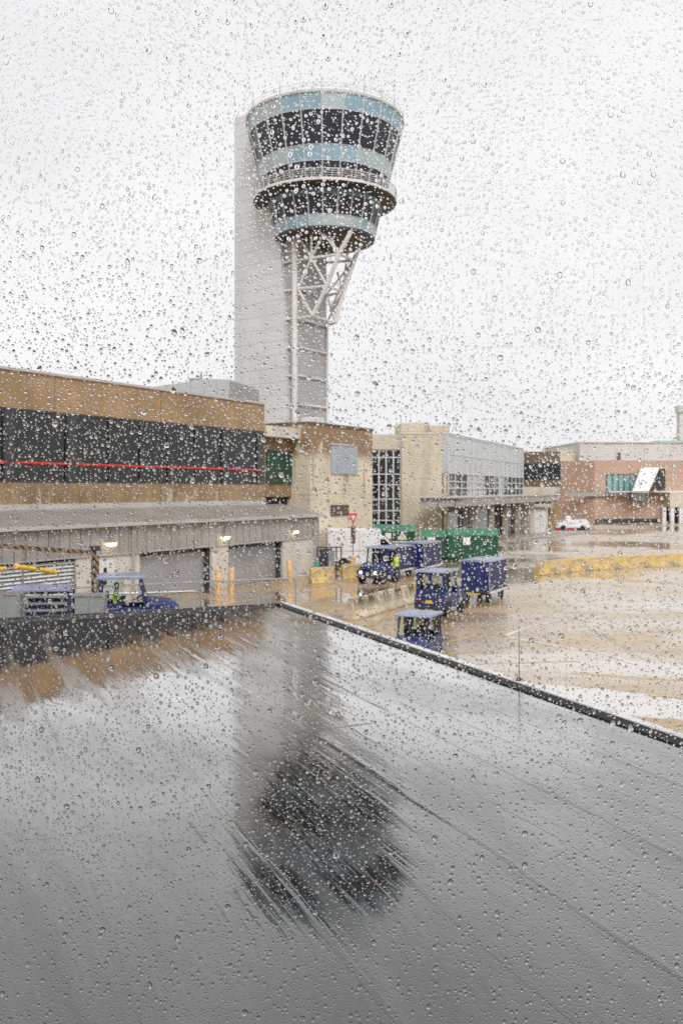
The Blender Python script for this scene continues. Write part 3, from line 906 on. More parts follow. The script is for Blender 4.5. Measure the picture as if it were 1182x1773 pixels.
for i, (ua, ub, lab) in enumerate(((28, 96, "yellow clearance bar with orange end cap hanging whole in front of the white louvers"), (-60, 9, "yellow clearance bar cut by the picture edge with just its end cap showing"))):
    xa, xb = S(ua, wv), S(ub, wv)
    z0 = LF.z(ua, 981 if i == 0 else 978, wv); z1 = LF.z(ub, 990 if i == 0 else 986, wv)
    c = thing("clearance_bar", lab, "clearance bar", LF.P(xa, wv, z0), LA, "yellow clearance bars hanging before the louvers")
    L_ = xb - xa
    mb = MB(); mb.tube((0.06, 0, 0), (L_ - .12, 0, z1 - z0 + .01), 0.10, 14); mb.build("tube", MAT['yellow_b'], c, smooth=True)
    for x, z in ((0.03, 0.0), (L_ - .05, z1 - z0)):
        mb = MB(); mb.lathe([(0.02, -.09), (0.09, -.085), (0.125, -.05), (0.125, .05), (0.09, .085), (0.02, .09)], 14, 'x', (x, 0, z)); mb.build("end_cap", MAT['orange'] if x < .1 else MAT['yellow_b'], c, smooth=True)
    for x in (0.4, L_ - .5):
        zt = (zb + (xa + x - xp) * dz) - z0
        mb = MB(); mb.tube((x, 0, .09), (x, 0, zt + .02), 0.012, 6); mb.build("chain", MAT['dark'], c)
# yellow chain hooks beside the striped post
# wall lamps, lit
for i, (u, v, lab) in enumerate(((187, 941, "lit floodlight on the ribbed fascia above the white personnel door"), (385, 930, "lit floodlight on the fascia above the pier between the two roller doors"), (505, 920, "lit floodlight near the far end of the ribbed fascia, past the last roller door"))):
    c = thing("wall_lamp", lab, "wall lamp", LF.P(S(u), -0.12, LF.z(u, v)), LA, "lit floodlights along the garage fascia")
    sc = 1.0
    mb = MB(); mb.box(-.2, .2, -.30, -.004, .02, .16); mb.build("housing", MAT['fascia'], c, bevel=.02)
    mb = MB(); mb.prism([(-.31, .02), (-.02, .02), (-.02, -.13), (-.24, -.10)], -.18, .18, 'x'); mb.build("lens", MAT['lamp'], c)
    mb = MB(); mb.path([(0, -.05, .15), (0, -.05, .5), (.12, -.02, .62)], .015, 6); mb.build("conduit", MAT['dark'], c)

# bollards
for u, v0, v1, lab in ((247, 1000, 1033, "orange yellow bollard behind the blue tug's cab roof at the first roller door"), (378, 983, 1026, "orange yellow bollard in front of the pier, first of the close pair"), (401, 981, 1023, "orange yellow bollard beside the second roller door, second of the close pair"),
                       (503, 970, 1007, "leaning orange yellow bollard at the far corner of the garage"), (162, 1016, 1045, "short orange yellow bollard between the louvers and the personnel door")):
    p = gr(u, v1)
    h = (v1 - v0) * p.y / F
    mb = MB(); mb.lathe([(0.15, 0.0), (0.15, h - .06), (0.12, h - .015), (0.02, h)], 16)
    o = mb.build("bollard", MAT['orange'], smooth=True)
    o.location = p
    if u == 503: o.rotation_euler = (0, R(-5), 0)
    tag(o, lab, "bollard", "bollards along the garage front")

# ------------------------------------------------------------------ stained tan block with green and blue panels
def build_tan():
    w = 2.4
    T = thing("stained_tan_building", "tan block with brown water stains, a green panel and a pale blue shutter", "building", (LF.x, LF.y, 0), LA)
    a0, a1, a2 = LF.s(459, w + 1.6), LF.s(537, w), LF.s(644.5, w)
    zt = LF.z(644, 746, w)
    mb = MB(); mb.box(a1, a2, w, w + 15, 0, zt); mb.build("wall", MAT['tan'], T)
    mb = MB(); mb.box(a1 - .05, a2 + .08, w - .08, w + 15.05, zt + .002, zt + .16); mb.build("coping", MAT['brown_dark'], T)
    # recess with the green panel
    wr = w + 1.6
    def zr(v): return LF.z(495, v, wr)
    mb = MB(); mb.box(a0 - 1, a1 - .003, wr, wr + 12, zr(860), zr(760)); mb.build("recess_wall", MAT['brown_low'], T)
    mb = MB(); mb.box(a0 + .1, a1 - .01, wr - .08, wr - .003, zr(838), zr(781)); mb.build("green_panel", MAT['green_panel'], T)
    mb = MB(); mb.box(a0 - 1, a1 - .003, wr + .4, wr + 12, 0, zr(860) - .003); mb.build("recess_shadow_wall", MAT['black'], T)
    mb = MB(); mb.box(a0 - 1, LF.s(537, wr - .8), wr - .8, wr + 11, zr(760) + .003, zr(742)); mb.build("parapet", MAT['block'], T)
    mb = MB(); mb.box(a0 - 1, LF.s(537, wr - .8) - 1, wr + 1, wr + 10, zr(742) + .003, zr(737)); mb.build("roof_edge", MAT['brown_dark'], T)
    def zw(u, v): return LF.z(u, v, w)
    mb = MB(); mb.box(LF.s(572, w), LF.s(617, w), w - .10, w - .003, zw(595, 821), zw(595, 772)); sh = mb.build("blue_shutter", MAT['blue_panel'], T)
    mb = MB(); mb.box(LF.s(571, w), LF.s(618, w), w - .16, w - .003, zw(595, 772) + .002, zw(595, 772) + .12); mb.build("shutter_box", MAT['flash'], sh)
    mb = MB(); mb.box(LF.s(572, w), LF.s(603, w), w - .06, w - .003, zw(588, 893), zw(588, 874)); mb.build("brown_board", MAT['rustbrown'], T)
    # pale roof cabinet beside the tower foot
    mb = MB(); x0 = LF.s(545, w + 2); x1 = LF.s(562, w + 2); mb.box(x0, x1, w + 2, w + 3.2, zt + .17, LF.z(550, 722, w + 2)); mb.build("roof_cabinet", MAT['white'], T)
    return T
build_tan()

# ------------------------------------------------------------------ tan block with the tall window, and its curtain wall
F2 = Fr(*at(640, 848, 86)[:2], R(2))
def build_tan2():
    T = thing("tan_terminal_building", "pale tan terminal block with a tall gridded window and roof housing", "building", (F2.x, F2.y, 0), R(2))
    s = F2.s
    zt = F2.z(700, 752)
    x0, x1 = s(695), s(775)
    mb = MB(); mb.box(x0, x1, 0, 14, 0, zt); mb.build("wall", MAT['tan2'], T)
    xw = s(640, .3)
    mb = MB(); mb.box(xw - 2, x0 - .003, 0.3, 14, F2.z(670, 778, .3), zt - .003); mb.build("lintel_wall", MAT['tan2'], T)
    mb = MB(); mb.box(xw - 2, x0 - .003, 1.2, 14, 0, F2.z(670, 778, .3) - .003); mb.build("window_core", MAT['black'], T)
    # tall gridded window
    a, b = s(643, .5), x0 - .05
    z0, z1 = F2.z(670, 917, .5), F2.z(670, 779, .5)
    f = MB()
    for i in range(5):
        x = a + (b - a) * i / 4
        f.box(x - .06, x + .06, .42, .58, z0, z1)
    for v in (779, 792, 821, 839, 864, 884, 901, 917):
        z = F2.z(670, v, .5)
        f.box(a, b, .425, .575, z - .05, z + .05)
    fo = f.build("tall_window", MAT['mull'], T)
    p = MB(); p.box(a, b, .6, .64, z0, z1); p.build("pane", MAT['glass'], fo)
    mb = MB(); mb.box(s(694, 1.5), s(742, 1.5), 1.5, 8, zt + .003, F2.z(700, 732, 1.5)); mb.box(s(743, 1.0), s(778, 1), 1.0, 8, zt + .003, F2.z(770, 737, 1)); mb.build("roof_housing", MAT['tan2'], T)
    mb = MB(); mb.box(x0 - .05, x1 + .05, -.06, 14, zt + .003, zt + .15); mb.build("coping", MAT['beige'], T)
    return T
build_tan2()

GA = R(66.8)
FG = Fr(*at(775.5, 848, 86.0)[:2], GA)
def build_curtain():
    T = thing("curtain_wall_building", "grey blue curtain wall hall with white glazing bars above a flat entrance canopy", "building", (FG.x, FG.y, 0), GA)
    L_ = FG.s(905)
    z0, zm, z1 = 4.9, EYE - (819 - VH) / F * 86, EYE - (752 - VH) / F * 86
    mb = MB(); mb.box(0.0, L_, 0.02, 14, zm, z1); mb.build("spandrel_wall", MAT['curtain'], T)
    mb = MB(); mb.box(0.0, L_, 0.5, 13.9, 0, zm - .002); mb.build("core_wall", MAT['dark'], T)
    n = 15
    for i in range(n):
        a, b = L_ * i / n + .07, L_ * (i + 1) / n - .07
        p = MB(); p.box(a, b, .06, .10, z0, zm - .004)
        p.build("window", MAT['glass'] if i not in (3, 4, 5, 9) else MAT['curtain'], T)
    mb = MB()
    for i in range(n + 1):
        x = L_ * i / n
        mb.box(x - .06, x + .06, -.06, .018, z0, z1)
    for z in (z0 + .05, z0 + .85, zm, (zm + z1) / 2, z1 - .08, (zm + z0) / 2 + .35):
        mb.box(0, L_, -.05, .016, z - .05, z + .05)
    mb.build("glazing_bars", MAT['mull'], T)
    mb = MB(); mb.box(-.05, L_ + .05, -.08, 14, z1 + .002, z1 + .12); mb.build("coping", MAT['flash'], T)
    # ground floor: dark entrance glazing and columns
    for i in range(8):
        a, b = 1 + (L_ - 2) * i / 8, 1 + (L_ - 2) * (i + 1) / 8 - .35
        p = MB(); p.box(a, b, .40, .46, .1, 3.4); p.build("entrance_pane", MAT['glass'] if i % 3 else MAT['curtain'], T)
    for i in range(6):
        x = 2 + i * (L_ - 3) / 5
        mb = MB(); mb.box(x - .25, x + .25, -2.4, -1.9, .12, 4.08); mb.build("column", MAT['kerb'], T)
    q = lambda u, Y: tuple((Vector((at(u, 848, Y)[:2])) - Vector((FG.x, FG.y))) @ Matrix(((math.cos(GA), -math.sin(GA)), (math.sin(GA), math.cos(GA)))))
    poly = [q(727, 80), q(800, 80), q(965, 126), q(935, 128), q(775.8, 85.8), q(727, 84)]
    mb = MB(); mb.prism(poly, 4.1, 4.86, 'z'); mb.build("canopy", MAT['fascia'], T)
    poly2 = [q(725, 79.6), q(801, 79.6), q(967, 126.2), q(935, 128), q(775.8, 85.85), q(725, 84)]
    mb = MB(); mb.prism(poly2, 4.865, 4.95, 'z'); mb.build("canopy_top", MAT['flash'], T)
    return T
build_curtain()
# pavement in front of the entrance
p = [gr(700, 962), gr(862, 940), gr(1012, 924), gr(1030, 916), gr(900, 905), gr(700, 935)]
mb = MB(); mb.prism([tuple(q[:2]) for q in p], 0.0, 0.14, 'z')
tag(mb.build("pavement", MAT['kerb'], bevel=.03), kind="structure")

# beige booth under the canopy's end
c = gr(926, 926)
t = thing("guard_booth", "small beige booth with a flat overhanging roof beside the entrance canopy", "booth", (c.x, c.y + .6, .14), R(-15))
k = c.y / F
wb, hb = 44 * k, 46 * k
mb = MB(); mb.box(-wb / 2, wb / 2, 0, 2.5, 0, hb); mb.build("wall", MAT['beige'], t)
mb = MB(); mb.box(-wb / 2 - .3, wb / 2 + .4, -.5, 2.9, hb + .003, hb + .35); mb.build("roof", MAT['flash'], t)
mb = MB(); mb.box(.0, wb * .2, -.03, -.003, .1, hb - .4); mb.box(wb * .24, wb * .44, -.03, -.003, .1, hb - .4); mb.build("door", MAT['white'], t)
mb = MB(); mb.box(-wb * .42, -wb * .12, -.03, -.003, hb * .45, hb - .5); mb.build("window", MAT['curtain'], t)

# brown link building far behind
FB = Fr(*at(903, 848, 128)[:2], R(-4))
def build_brown_link():
    T = thing("brown_link_building", "dark brown banded link building between the curtain wall and the terracotta block", "building", (FB.x, FB.y, 0), R(-4))
    x0, x1 = 0, FB.s(969)
    z = lambda v: FB.z(930, v)
    mb = MB(); mb.box(x0, x1, 0, 10, z(803), z(782)); mb.build("upper_wall", MAT['brown_dark'], T)
    mb = MB(); mb.box(x0, x1, .1, 10, z(831), z(803) - .003); mb.build("window_band", MAT['glass'], T)
    mb = MB(); mb.box(x0, x1, 0, 10, z(843), z(831) - .003); mb.build("sill_band", MAT['brown_dark'], T)
    mb = MB(); mb.box(x0, x1, 0, 10, z(862), z(843) - .003); mb.build("lower_wall", MAT['tan2'], T)
    mb = MB(); mb.box(x0, x1, .6, 10, 0, z(862) - .003); mb.build("ground_floor", MAT['brown_low'], T)
    mb = MB()
    for i in range(6): 
        x = x0 + (x1 - x0) * i / 5
        mb.box(x - .08, x + .08, .02, .09, z(831) + .01, z(803) - .01)
    mb.build("mullions", MAT['mull_d'], T)
build_brown_link()

# terracotta block
FT = Fr(*at(1028, 848, 151)[:2], R(3))
def build_terra():
    T = thing("terracotta_building", "terracotta brick terminal block with pale upper storey and slanted white stair cover", "building", (FT.x, FT.y, 0), R(3))
    z = lambda v: EYE - (v - VH) / F * 151
    x1 = FT.s(1230)
    mb = MB(); mb.box(0, x1, 0, 30, 0, z(797)); mb.build("brick_wall", MAT['terra'], T)
    lv = Vector((-0.93, 0.37, 0)).normalized()
    # set-back wing to the near side of the corner
    mb = MB()
    e = (FT.s(966, 3.5), 3.5)
    mb.prism([(-.003, 0.02), e, (e[0], 25), (-.003, 25)], 0, z(797.5), 'z'); mb.build("brick_wing", MAT['terra_shaded'], T)
    mb = MB(); mb.box(FT.s(1003, 4), x1, 4, 26, z(797) + .003, z(765)); mb.build("upper_storey", MAT['greyup'], T)
    mb = MB(); mb.box(e[0] + .5, FT.s(1003, 4) - .003, 6, 20, z(797) + .003, z(776)); mb.build("upper_wing", MAT['creamup'], T)
    mb = MB(); mb.box(FT.s(1003, 4) - .2, x1, 3.8, 26.2, z(765) + .003, z(763)); mb.build("coping", MAT['flash'], T)
    # teal window
    f = MB()
    a, b, z0, z1 = FT.s(1049), FT.s(1099), z(850), z(822)
    f.box(a - .1, b + .1, -.18, -.003, z0 - .1, z0); f.box(a - .1, b + .1, -.18, -.003, z1, z1 + .1)
    for i in range(6):
        x = a + (b - a) * i / 5
        f.box(x - .07, x + .07, -.16, -.003, z0, z1)
    fo = f.build("window", MAT['dark'], T)
    p = MB(); p.box(a, b, -.1, -.05, z0, z1); p.build("pane", MAT['tealglass'], fo)
    # slanted white cover and its dark side
    a0, a1, b0, b1 = FT.s(1093, -4.4), FT.s(1122, -4.4), FT.s(1109), FT.s(1141)
    zb, zt2 = z(850), z(809)
    mb = MB()
    mb.add([(a0, -4.5, zb), (a1, -4.5, zb), (b1, -.02, zt2), (b0, -.02, zt2), (a0, -4.3, zb - .3), (a1, -4.3, zb - .3), (b1, .0, zt2 - .4), (b0, .0, zt2 - .4)],
           [(0, 1, 2, 3), (7, 6, 5, 4), (0, 4, 5, 1), (1, 5, 6, 2), (2, 6, 7, 3), (3, 7, 4, 0)])
    mb.build("stair_cover", MAT['white'], T)
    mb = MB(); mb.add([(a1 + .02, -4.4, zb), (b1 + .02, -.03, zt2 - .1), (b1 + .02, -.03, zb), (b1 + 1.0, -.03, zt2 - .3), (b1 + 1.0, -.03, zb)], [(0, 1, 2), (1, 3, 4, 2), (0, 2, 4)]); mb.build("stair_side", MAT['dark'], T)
    # ledges
    mb = MB(); mb.box(FT.s(1046), x1, -2.2, -.003, z(852.5), z(850.2)); mb.build("ledge", MAT['white'], T)
    mb = MB(); mb.box(e[0], FT.s(1110), -.5, -.004, z(859), z(853)); mb.build("pipe_rack", MAT['steel'], T)
    mb = MB(); mb.box(FT.s(1097, -2), FT.s(1116, -2), -2.1, -.006, z(867), z(853)); mb.build("duct", MAT['blue_panel'], T)
    mb = MB(); mb.box(.1, FT.s(1145), -.35, -.004, 0, .7); mb.build("plinth", MAT['dark'], T)
    # pale service bay with columns
    xb = FT.s(1146)
    mb = MB(); mb.box(xb, x1, -3.0, -.005, z(878), z(852.7)); mb.build("bay_wall", MAT['beige'], T)
    mb = MB(); mb.box(xb, x1, -.6, -.006, 0, z(878) - .003); mb.build("bay_opening", MAT['black'], T)
    for u in (1148, 1162, 1177, 1192, 1207):
        x = FT.s(u, -2.6)
        mb = MB(); mb.box(x - .3, x + .3, -2.9, -2.3, 0, z(878) - .003); mb.build("column", MAT['white'], T)
    mb = MB(); mb.box(FT.s(1140, 8), x1, 8, 16, z(763) + .003, z(758)); mb.build("roof_plant", MAT['copper'], T)
    mb = MB(); x = FT.s(1070, 4); mb.box(x - .25, x + .25, 3.7, 3.99, z(796), z(782)); mb.build("downpipe", MAT['brown_dark'], T)
    for u in (1046, 1110, 1160):
        mb = MB(); x = FT.s(u, 9); mb.box(x - 1.8, x + 1.8, 9, 12, z(763) + .003, z(760.5)); mb.build("roof_vent", MAT['steel'], T)
    return T
build_terra()
for u, v, lab in ((1155, 905, "yellow bollard at the near end of the distant pale service bay"), (1167, 904, "yellow bollard between the two distant white bay columns"), (1181, 903.5, "yellow bollard of the distant service bay, nearest the picture edge")):
    p = gr(u, v)
    mb = MB(); mb.lathe([(0.45, 0), (0.45, 1.3), (0.3, 1.5), (.05, 1.55)], 12)
    o = mb.build("bollard", MAT['yellow_b'], smooth=True); o.location = p
    tag(o, lab, "bollard", "yellow bollards at the distant bay")
# far thin tower on the skyline
p = at(1179, 848, 420)
t = thing("distant_tower", "faint slender pale tower far beyond the terracotta block on the skyline", "tower", (p.x, p.y, 0))
mb = MB(); mb.box(-1.6, 2.5, -2, 2, 0, EYE + (848 - 715) / F * 420); mb.build("shaft", MAT['greyup'], t)
mb = MB(); mb.box(-2.2, 3.1, -2.6, 2.6, EYE + (848 - 715) / F * 420 + .01, EYE + (848 - 703) / F * 420); mb.build("head", MAT['curtain'], t)
# ------------------------------------------------------------------ vehicles
def wheel(parent, x, y, r, w):
    mb = MB()
    mb.lathe([(r * .55, -w / 2), (r * .93, -w / 2), (r, -w * .36), (r, w * .36), (r * .93, w / 2), (r * .55, w / 2)], 22, 'y', cap=True)
    o = mb.build("wheel", MAT['rubber'], parent, smooth=True); o.location = (x, y, r)
    sgn = 1 if y > 0 else -1
    mb = MB()
    mb.lathe([(0.02, sgn * (w / 2 - .03)), (r * .2, sgn * (w / 2 - .01)), (r * .3, sgn * (w / 2 - .05)), (r * .5, sgn * (w / 2 - .04)), (r * .58, sgn * (w / 2 + .006))], 18, 'y', cap=False)
    mb.build("rim", MAT['rim'], o, smooth=True)
    return o

def make_tug():
    T = thing("baggage_tug", "", "baggage tug")
    # lower hull with wheel arches cut into its outline
    def arch(cx, r=.42, n=7): return [(cx + r * math.cos(math.pi - math.pi * i / n), .34 + r * math.sin(math.pi - math.pi * i / n) * .95) for i in range(n + 1)]
    out = [(-1.42, .34), (-1.36, .34)] + arch(-.90) + arch(.92) + [(1.42, .34), (1.46, .42), (1.46, .80), (.38, .80), (.38, .62), (-.55, .62), (-.55, .95), (-1.42, .95)]
    mb = MB(); mb.prism(out, -.70, .70, 'y'); mb.build("body", MAT['blue'], T, bevel=.025)
    # hood, rounded and tapering forward
    mb = MB()
    secs = [(.36, .66, 1.20), (.85, .64, 1.17), (1.25, .60, 1.10), (1.44, .54, .98), (1.47, .50, .88)]
    vs = []
    for (x, hw, z) in secs:
        vs += [(x, -hw, .802), (x, -hw, z - .12), (x, -hw + .12, z), (x, hw - .12, z), (x, hw, z - .12), (x, hw, .802)]
    fs = []
    for k in range(len(secs) - 1):
        for i in range(6): fs.append((k * 6 + i, k * 6 + (i + 1) % 6, k * 6 + 6 + (i + 1) % 6, k * 6 + 6 + i))
    fs += [tuple(range(6)), tuple(range(len(vs) - 1, len(vs) - 7, -1))]
    mb.add(vs, fs); mb.build("hood", MAT['blue'], T, bevel=.02, smooth=True)
    mb = MB()
    for z in (.55, .62, .69): mb.box(1.462, 1.475, -.35, .35, z, z + .04)
    mb.build("grille", MAT['dark'], T)
    # cab: posts, rear wall, roof
    for x, y, x2 in ((-1.22, -.66, -1.18), (-1.22, .66, -1.18), (.34, -.64, .12), (.34, .64, .12)):
        mb = MB(); mb.tube((x, y, .80 if x > 0 else .94), (x2, y, 1.95), .045, 8); mb.build("post", MAT['blue'], T, smooth=True)
    mb = MB(); mb.prism([(-1.34, 1.93), (-1.34, 1.99), (-1.25, 2.04), (.22, 2.04), (.32, 1.99), (.32, 1.93)], -.76, .76, 'y'); mb.build("roof", MAT['blue_l'], T, bevel=.02)
    mb = MB()
    mb.box(-1.25, -1.19, -.62, .62, .955, 1.22); mb.box(-1.24, -1.18, -.62, .62, 1.82, 1.925); mb.box(-1.24, -1.19, -.05, .05, 1.22, 1.82)
    mb.box(-1.24, -1.19, -.62, -.56, 1.22, 1.82); mb.box(-1.24, -1.19, .56, .62, 1.22, 1.82)
    mb.build("rear_wall", MAT['blue'], T)
    for y0, y1 in ((-.56, -.05), (.05, .56)):
        mb = MB(); mb.box(-1.222, -1.214, y0, y1, 1.22, 1.82); mb.build("rear_window", MAT['glass_v'], T)
    for s_ in (-1, 1):
        mb = MB(); mb.prism([(-1.15, .63), (-1.15, 1.10), (-.5, 1.10), (-.42, .97), (.30, .97), (.30, .63)], s_ * .67 - .02, s_ * .67 + .02, 'y'); mb.build("side_panel", MAT['blue'], T)
        mb = MB(); mb.prism([(-1.10, 1.11), (-1.12, 1.9), (-.42, 1.9), (-.42, 1.11)], s_ * .668 - .004, s_ * .668 + .004, 'y'); mb.build("side_window", MAT['glass_v'], T)
    for y0, y1 in ((-.62, -.57), (-.025, .025), (.57, .62)):
        mb = MB(); mb.prism([(.34, 1.16), (.12, 1.93), (.16, 1.93), (.38, 1.16)], y0, y1, 'y'); mb.build("windscreen_post", MAT['dark'], T)
    for y0, y1 in ((-.57, -.025), (.025, .57)):
        p = MB(); p.prism([(.35, 1.17), (.135, 1.92), (.143, 1.92), (.358, 1.17)], y0, y1, 'y'); p.build("windscreen", MAT['glass_v'], T)
    mb = MB(); mb.box(-.95, -.45, -.30, .30, .625, .95); mb.box(-1.08, -.94, -.30, .30, .957, 1.45); mb.build("seat", MAT['seat'], T, bevel=.04)
    # steering wheel on its column
    mb = MB()
    c = Vector((.0, .18, 1.18)); a = Vector((-.5, 0, .86)).normalized(); e1 = Vector((0, 1, 0)); e2 = a.cross(e1)
    pts = [c + (e1 * math.cos(t) + e2 * math.sin(t)) * .19 for t in [2 * math.pi * i / 16 for i in range(17)]]
    mb.path(pts, .016, 6); mb.tube(c, c - a * .5, .025, 8); mb.tube(pts[0], pts[8], .012, 6)
    mb.build("steering_wheel", MAT['seat'], T)
    for x in (-.90, .92):
        for y in (-.62, .62): wheel(T, x, y, .34, .22)
    for y in (-.45, .45):
        mb = MB(); mb.lathe([(.01, 1.485), (.085, 1.482), (.10, 1.455), (.01, 1.455)], 14, 'x', (0, y, .66)); mb.build("headlight", MAT['headlamp'], T)
        mb = MB(); mb.box(-1.445, -1.422, y - .09, y + .09, .70, .80); mb.build("tail_light", MAT['red'], T)
    mb = MB(); mb.box(1.462, 1.55, -.6, .6, .36, .50); mb.build("bumper", MAT['dark'], T, bevel=.015)
    mb = MB(); mb.box(-1.52, -1.422, -.6, .6, .36, .50); mb.build("bumper", MAT['dark'], T, bevel=.015)
    mb = MB(); mb.box(-1.435, -1.422, -.15, .15, .60, .74); mb.build("number_plate", MAT['yellow_b'], T)
    mb = MB(); mb.tube((-1.5, 0, .42), (-1.68, 0, .42), .04, 8); mb.lathe([(.07, .34), (.07, .50)], 10, 'z', (-1.70, 0, 0)); mb.build("hitch", MAT['dark'], T)
    return T

def make_cart():
    T = thing("baggage_cart", "", "baggage cart")
    L_, W, H = 2.7, 1.5, 2.02
    mb = MB(); mb.box(-L_ / 2, L_ / 2, -W / 2, W / 2, .46, .58); mb.box(-L_ / 2 + .1, L_ / 2 - .1, -.4, .4, .36, .457); mb.build("chassis", MAT['dark'], T, bevel=.01)
    mb = MB(); mb.box(-L_ / 2 - .04, L_ / 2 + .04, -W / 2 - .05, W / 2 + .05, H - .06, H); mb.prism([(-W / 2 - .05, H + .002), (0, H + .05), (W / 2 + .05, H + .002)], -L_ / 2 - .04, L_ / 2 + .04, 'x'); mb.build("roof", MAT['blue_l'], T, bevel=.01)
    for x in (-L_ / 2 + .03, L_ / 2 - .03):
        for y in (-W / 2 + .03, W / 2 - .03):
            mb = MB(); mb.box(x - .03, x + .03, y - .03, y + .03, .583, H - .063); mb.build("post", MAT['steel'], T)
    for x in (-L_ / 2 + .02, L_ / 2 - .02):
        mb = MB(); mb.box(x - .012, x + .012, -W / 2 + .065, W / 2 - .065, .583, H - .065)
        mb.build("end_panel", MAT['blue'], T)
    for s_ in (-1, 1):
        # pleated curtain
        n = 44
        vs, fs = [], []
        for i in range(n + 1):
            x = -L_ / 2 + .065 + (L_ - .13) * i / n
            y = s_ * (W / 2 - .02) + .018 * math.sin(i * 1.55) + .01 * math.sin(i * .37)
            vs += [(x, y, .60), (x, y * 1.0 + .004 * math.sin(i), H - .07)]
        for i in range(n): fs.append((2 * i, 2 * i + 2, 2 * i + 3, 2 * i + 1))
        mb = MB(); mb.add(vs, fs); mb.build("curtain", MAT['vinyl'], T, smooth=True)
        mb = MB(); mb.box(-L_ / 2, L_ / 2, s_ * (W / 2 + .003) - .003, s_ * (W / 2 + .003) + .003, .47, .57); mb.build("reflective_strip", MAT['sign_w'], T)
    for x in (-.95, .95):
        for y in (-.55, .55): wheel(T, x, y, .23, .16)
    mb = MB(); mb.tube((-L_ / 2, .25, .42), (-L_ / 2 - .75, 0, .50), .035, 8); mb.tube((-L_ / 2, -.25, .42), (-L_ / 2 - .75, 0, .50), .035, 8); mb.lathe([(.06, .46), (.06, .56)], 10, 'z', (-L_ / 2 - .78, 0, 0)); mb.build("tow_bar", MAT['yellow_b'], T)
    return T

tug0 = make_tug()
tugs = [((727, 1046), 62, 1.0, None), ((None), 0, 1.0, None)]
def place(o, x, y, rz, sc, label, group):
    o.location = (x, y, 0); o.rotation_euler = (0, 0, R(rz)); o.scale = (sc, sc, sc)
    o["label"] = label; o["group"] = group
gt = "blue baggage tugs on the wet apron"
place(tug0, 4.5, 40.6, 62, 1.0, "blue baggage tug seen from behind with red tail lights, between concrete barrier and lone cart", gt)
place(copy_tree(tug0), 2.36, 28.8, 244, 0.79, "blue baggage tug mostly hidden by the wet roof's edge, only its cab showing", gt)
place(copy_tree(tug0), 2.28, 54.3, 242, 1.06, "blue baggage tug facing forward with both headlights lit beside a yellow barrier", gt)
place(copy_tree(tug0), -8.05, 35.2, 12, 1.12, "blue baggage tug seen side-on in front of the grey garage doors, hood toward the ramp", gt)
cart0 = make_cart()
gc = "curtained blue baggage carts"
place(cart0, 7.25, 45.6, 62, 1.03, "dark blue curtained baggage cart standing alone on the open wet apron", gc)
place(copy_tree(cart0), 5.35, 59.6, 242, 1.06, "blue curtained baggage cart coupled behind the tug with lit headlights", gc)
place(copy_tree(cart0), 3.45, 57.3, 242, 1.0, "dark blue baggage cart squeezed directly behind the headlit tug's cab", gc)

# open cart with silver slats at the left
T = thing("slatted_cart", "blue roofed baggage cart with silver side rails between two grey cabinets", "baggage cart", (-11.45, 34.6, 0), R(8))
L_ = 2.05; W = 1.4; H = 1.88
mb = MB(); mb.box(-L_ / 2, L_ / 2, -W / 2, W / 2, .45, .62); mb.build("deck", MAT['dark'], T, bevel=.01)
mb = MB(); mb.prism([(-W / 2 - .06, H - .14), (-W / 2 - .06, H - .04), (-.3, H + .05), (.3, H + .05), (W / 2 + .06, H - .04), (W / 2 + .06, H - .14)], -L_ / 2 - .05, L_ / 2 + .05, 'x'); mb.build("roof", MAT['blue_l'], T, bevel=.015)
for x in (-L_ / 2 + .04, 0, L_ / 2 - .04):
    for y in (-W / 2 + .04, W / 2 - .04):
        mb = MB(); mb.box(x - .035, x + .035, y - .035, y + .035, .622, H - .142); mb.build("post", MAT['blue'], T)
for z in (.72, .98, 1.24, 1.50):
    mb = MB()
    for y in (-W / 2 - .005, W / 2 - .02): mb.box(-L_ / 2 + .08, L_ / 2 - .08, y, y + .025, z, z + .10)
    mb.build("side_rail", MAT['steel'], T)
mb = MB(); mb.box(-L_ / 2 + .1, L_ / 2 - .1, -.1, .5, .63, 1.45); mb.build("tarp", MAT['vinyl'], T)
for x in (-.7, .7):
    for y in (-.5, .5): wheel(T, x, y, .22, .15)
mb = MB(); mb.tube((L_ / 2, 0, .5), (L_ / 2 + .9, 0, .5), .035, 8); mb.build("tow_bar", MAT['dark'], T)

# grey cabinets just beyond the roof edge
for (ua, ub, Y, vt, lab) in ((130, 179, 30.0, 1033, "grey green steel cabinet between the slatted cart and the side-on tug"), (-42, 34, 30.5, 1031, "grey green steel cabinet beside the slatted cart, cut by the picture edge")):
    a, b = at(ua, vt, Y), at(ub, vt, Y)
    w_ = b.x - a.x
    c = thing("equipment_cabinet", lab, "cabinet", ((a.x + b.x) / 2, Y, 0), R(4), "grey cabinets along the roof edge")
    mb = MB(); mb.box(-w_ / 2, w_ / 2, 0, .7, .12, a.z); mb.build("housing", MAT['cabinet'], c, bevel=.02)
    mb = MB(); mb.box(-w_ / 2 - .04, w_ / 2 + .04, -.04, .74, a.z + .003, a.z + .05); mb.build("lid", MAT['steel'], c)
    mb = MB(); mb.box(-w_ / 2 + .03, w_ / 2 - .03, .03, .67, 0, .117); mb.build("plinth", MAT['dark'], c)
    for s_ in (-1, 1):
        mb = MB(); mb.box(min(s_ * .02, s_ * (w_ / 2 - .06)), max(s_ * .02, s_ * (w_ / 2 - .06)), -.018, -.003, .2, a.z - .1); d = mb.build("door", MAT['cabinet'], c)
        mb = MB(); mb.box(s_ * .1 - .015, s_ * .1 + .015, -.045, -.02, a.z * .5, a.z * .5 + .16); mb.build("handle", MAT['dark'], d)

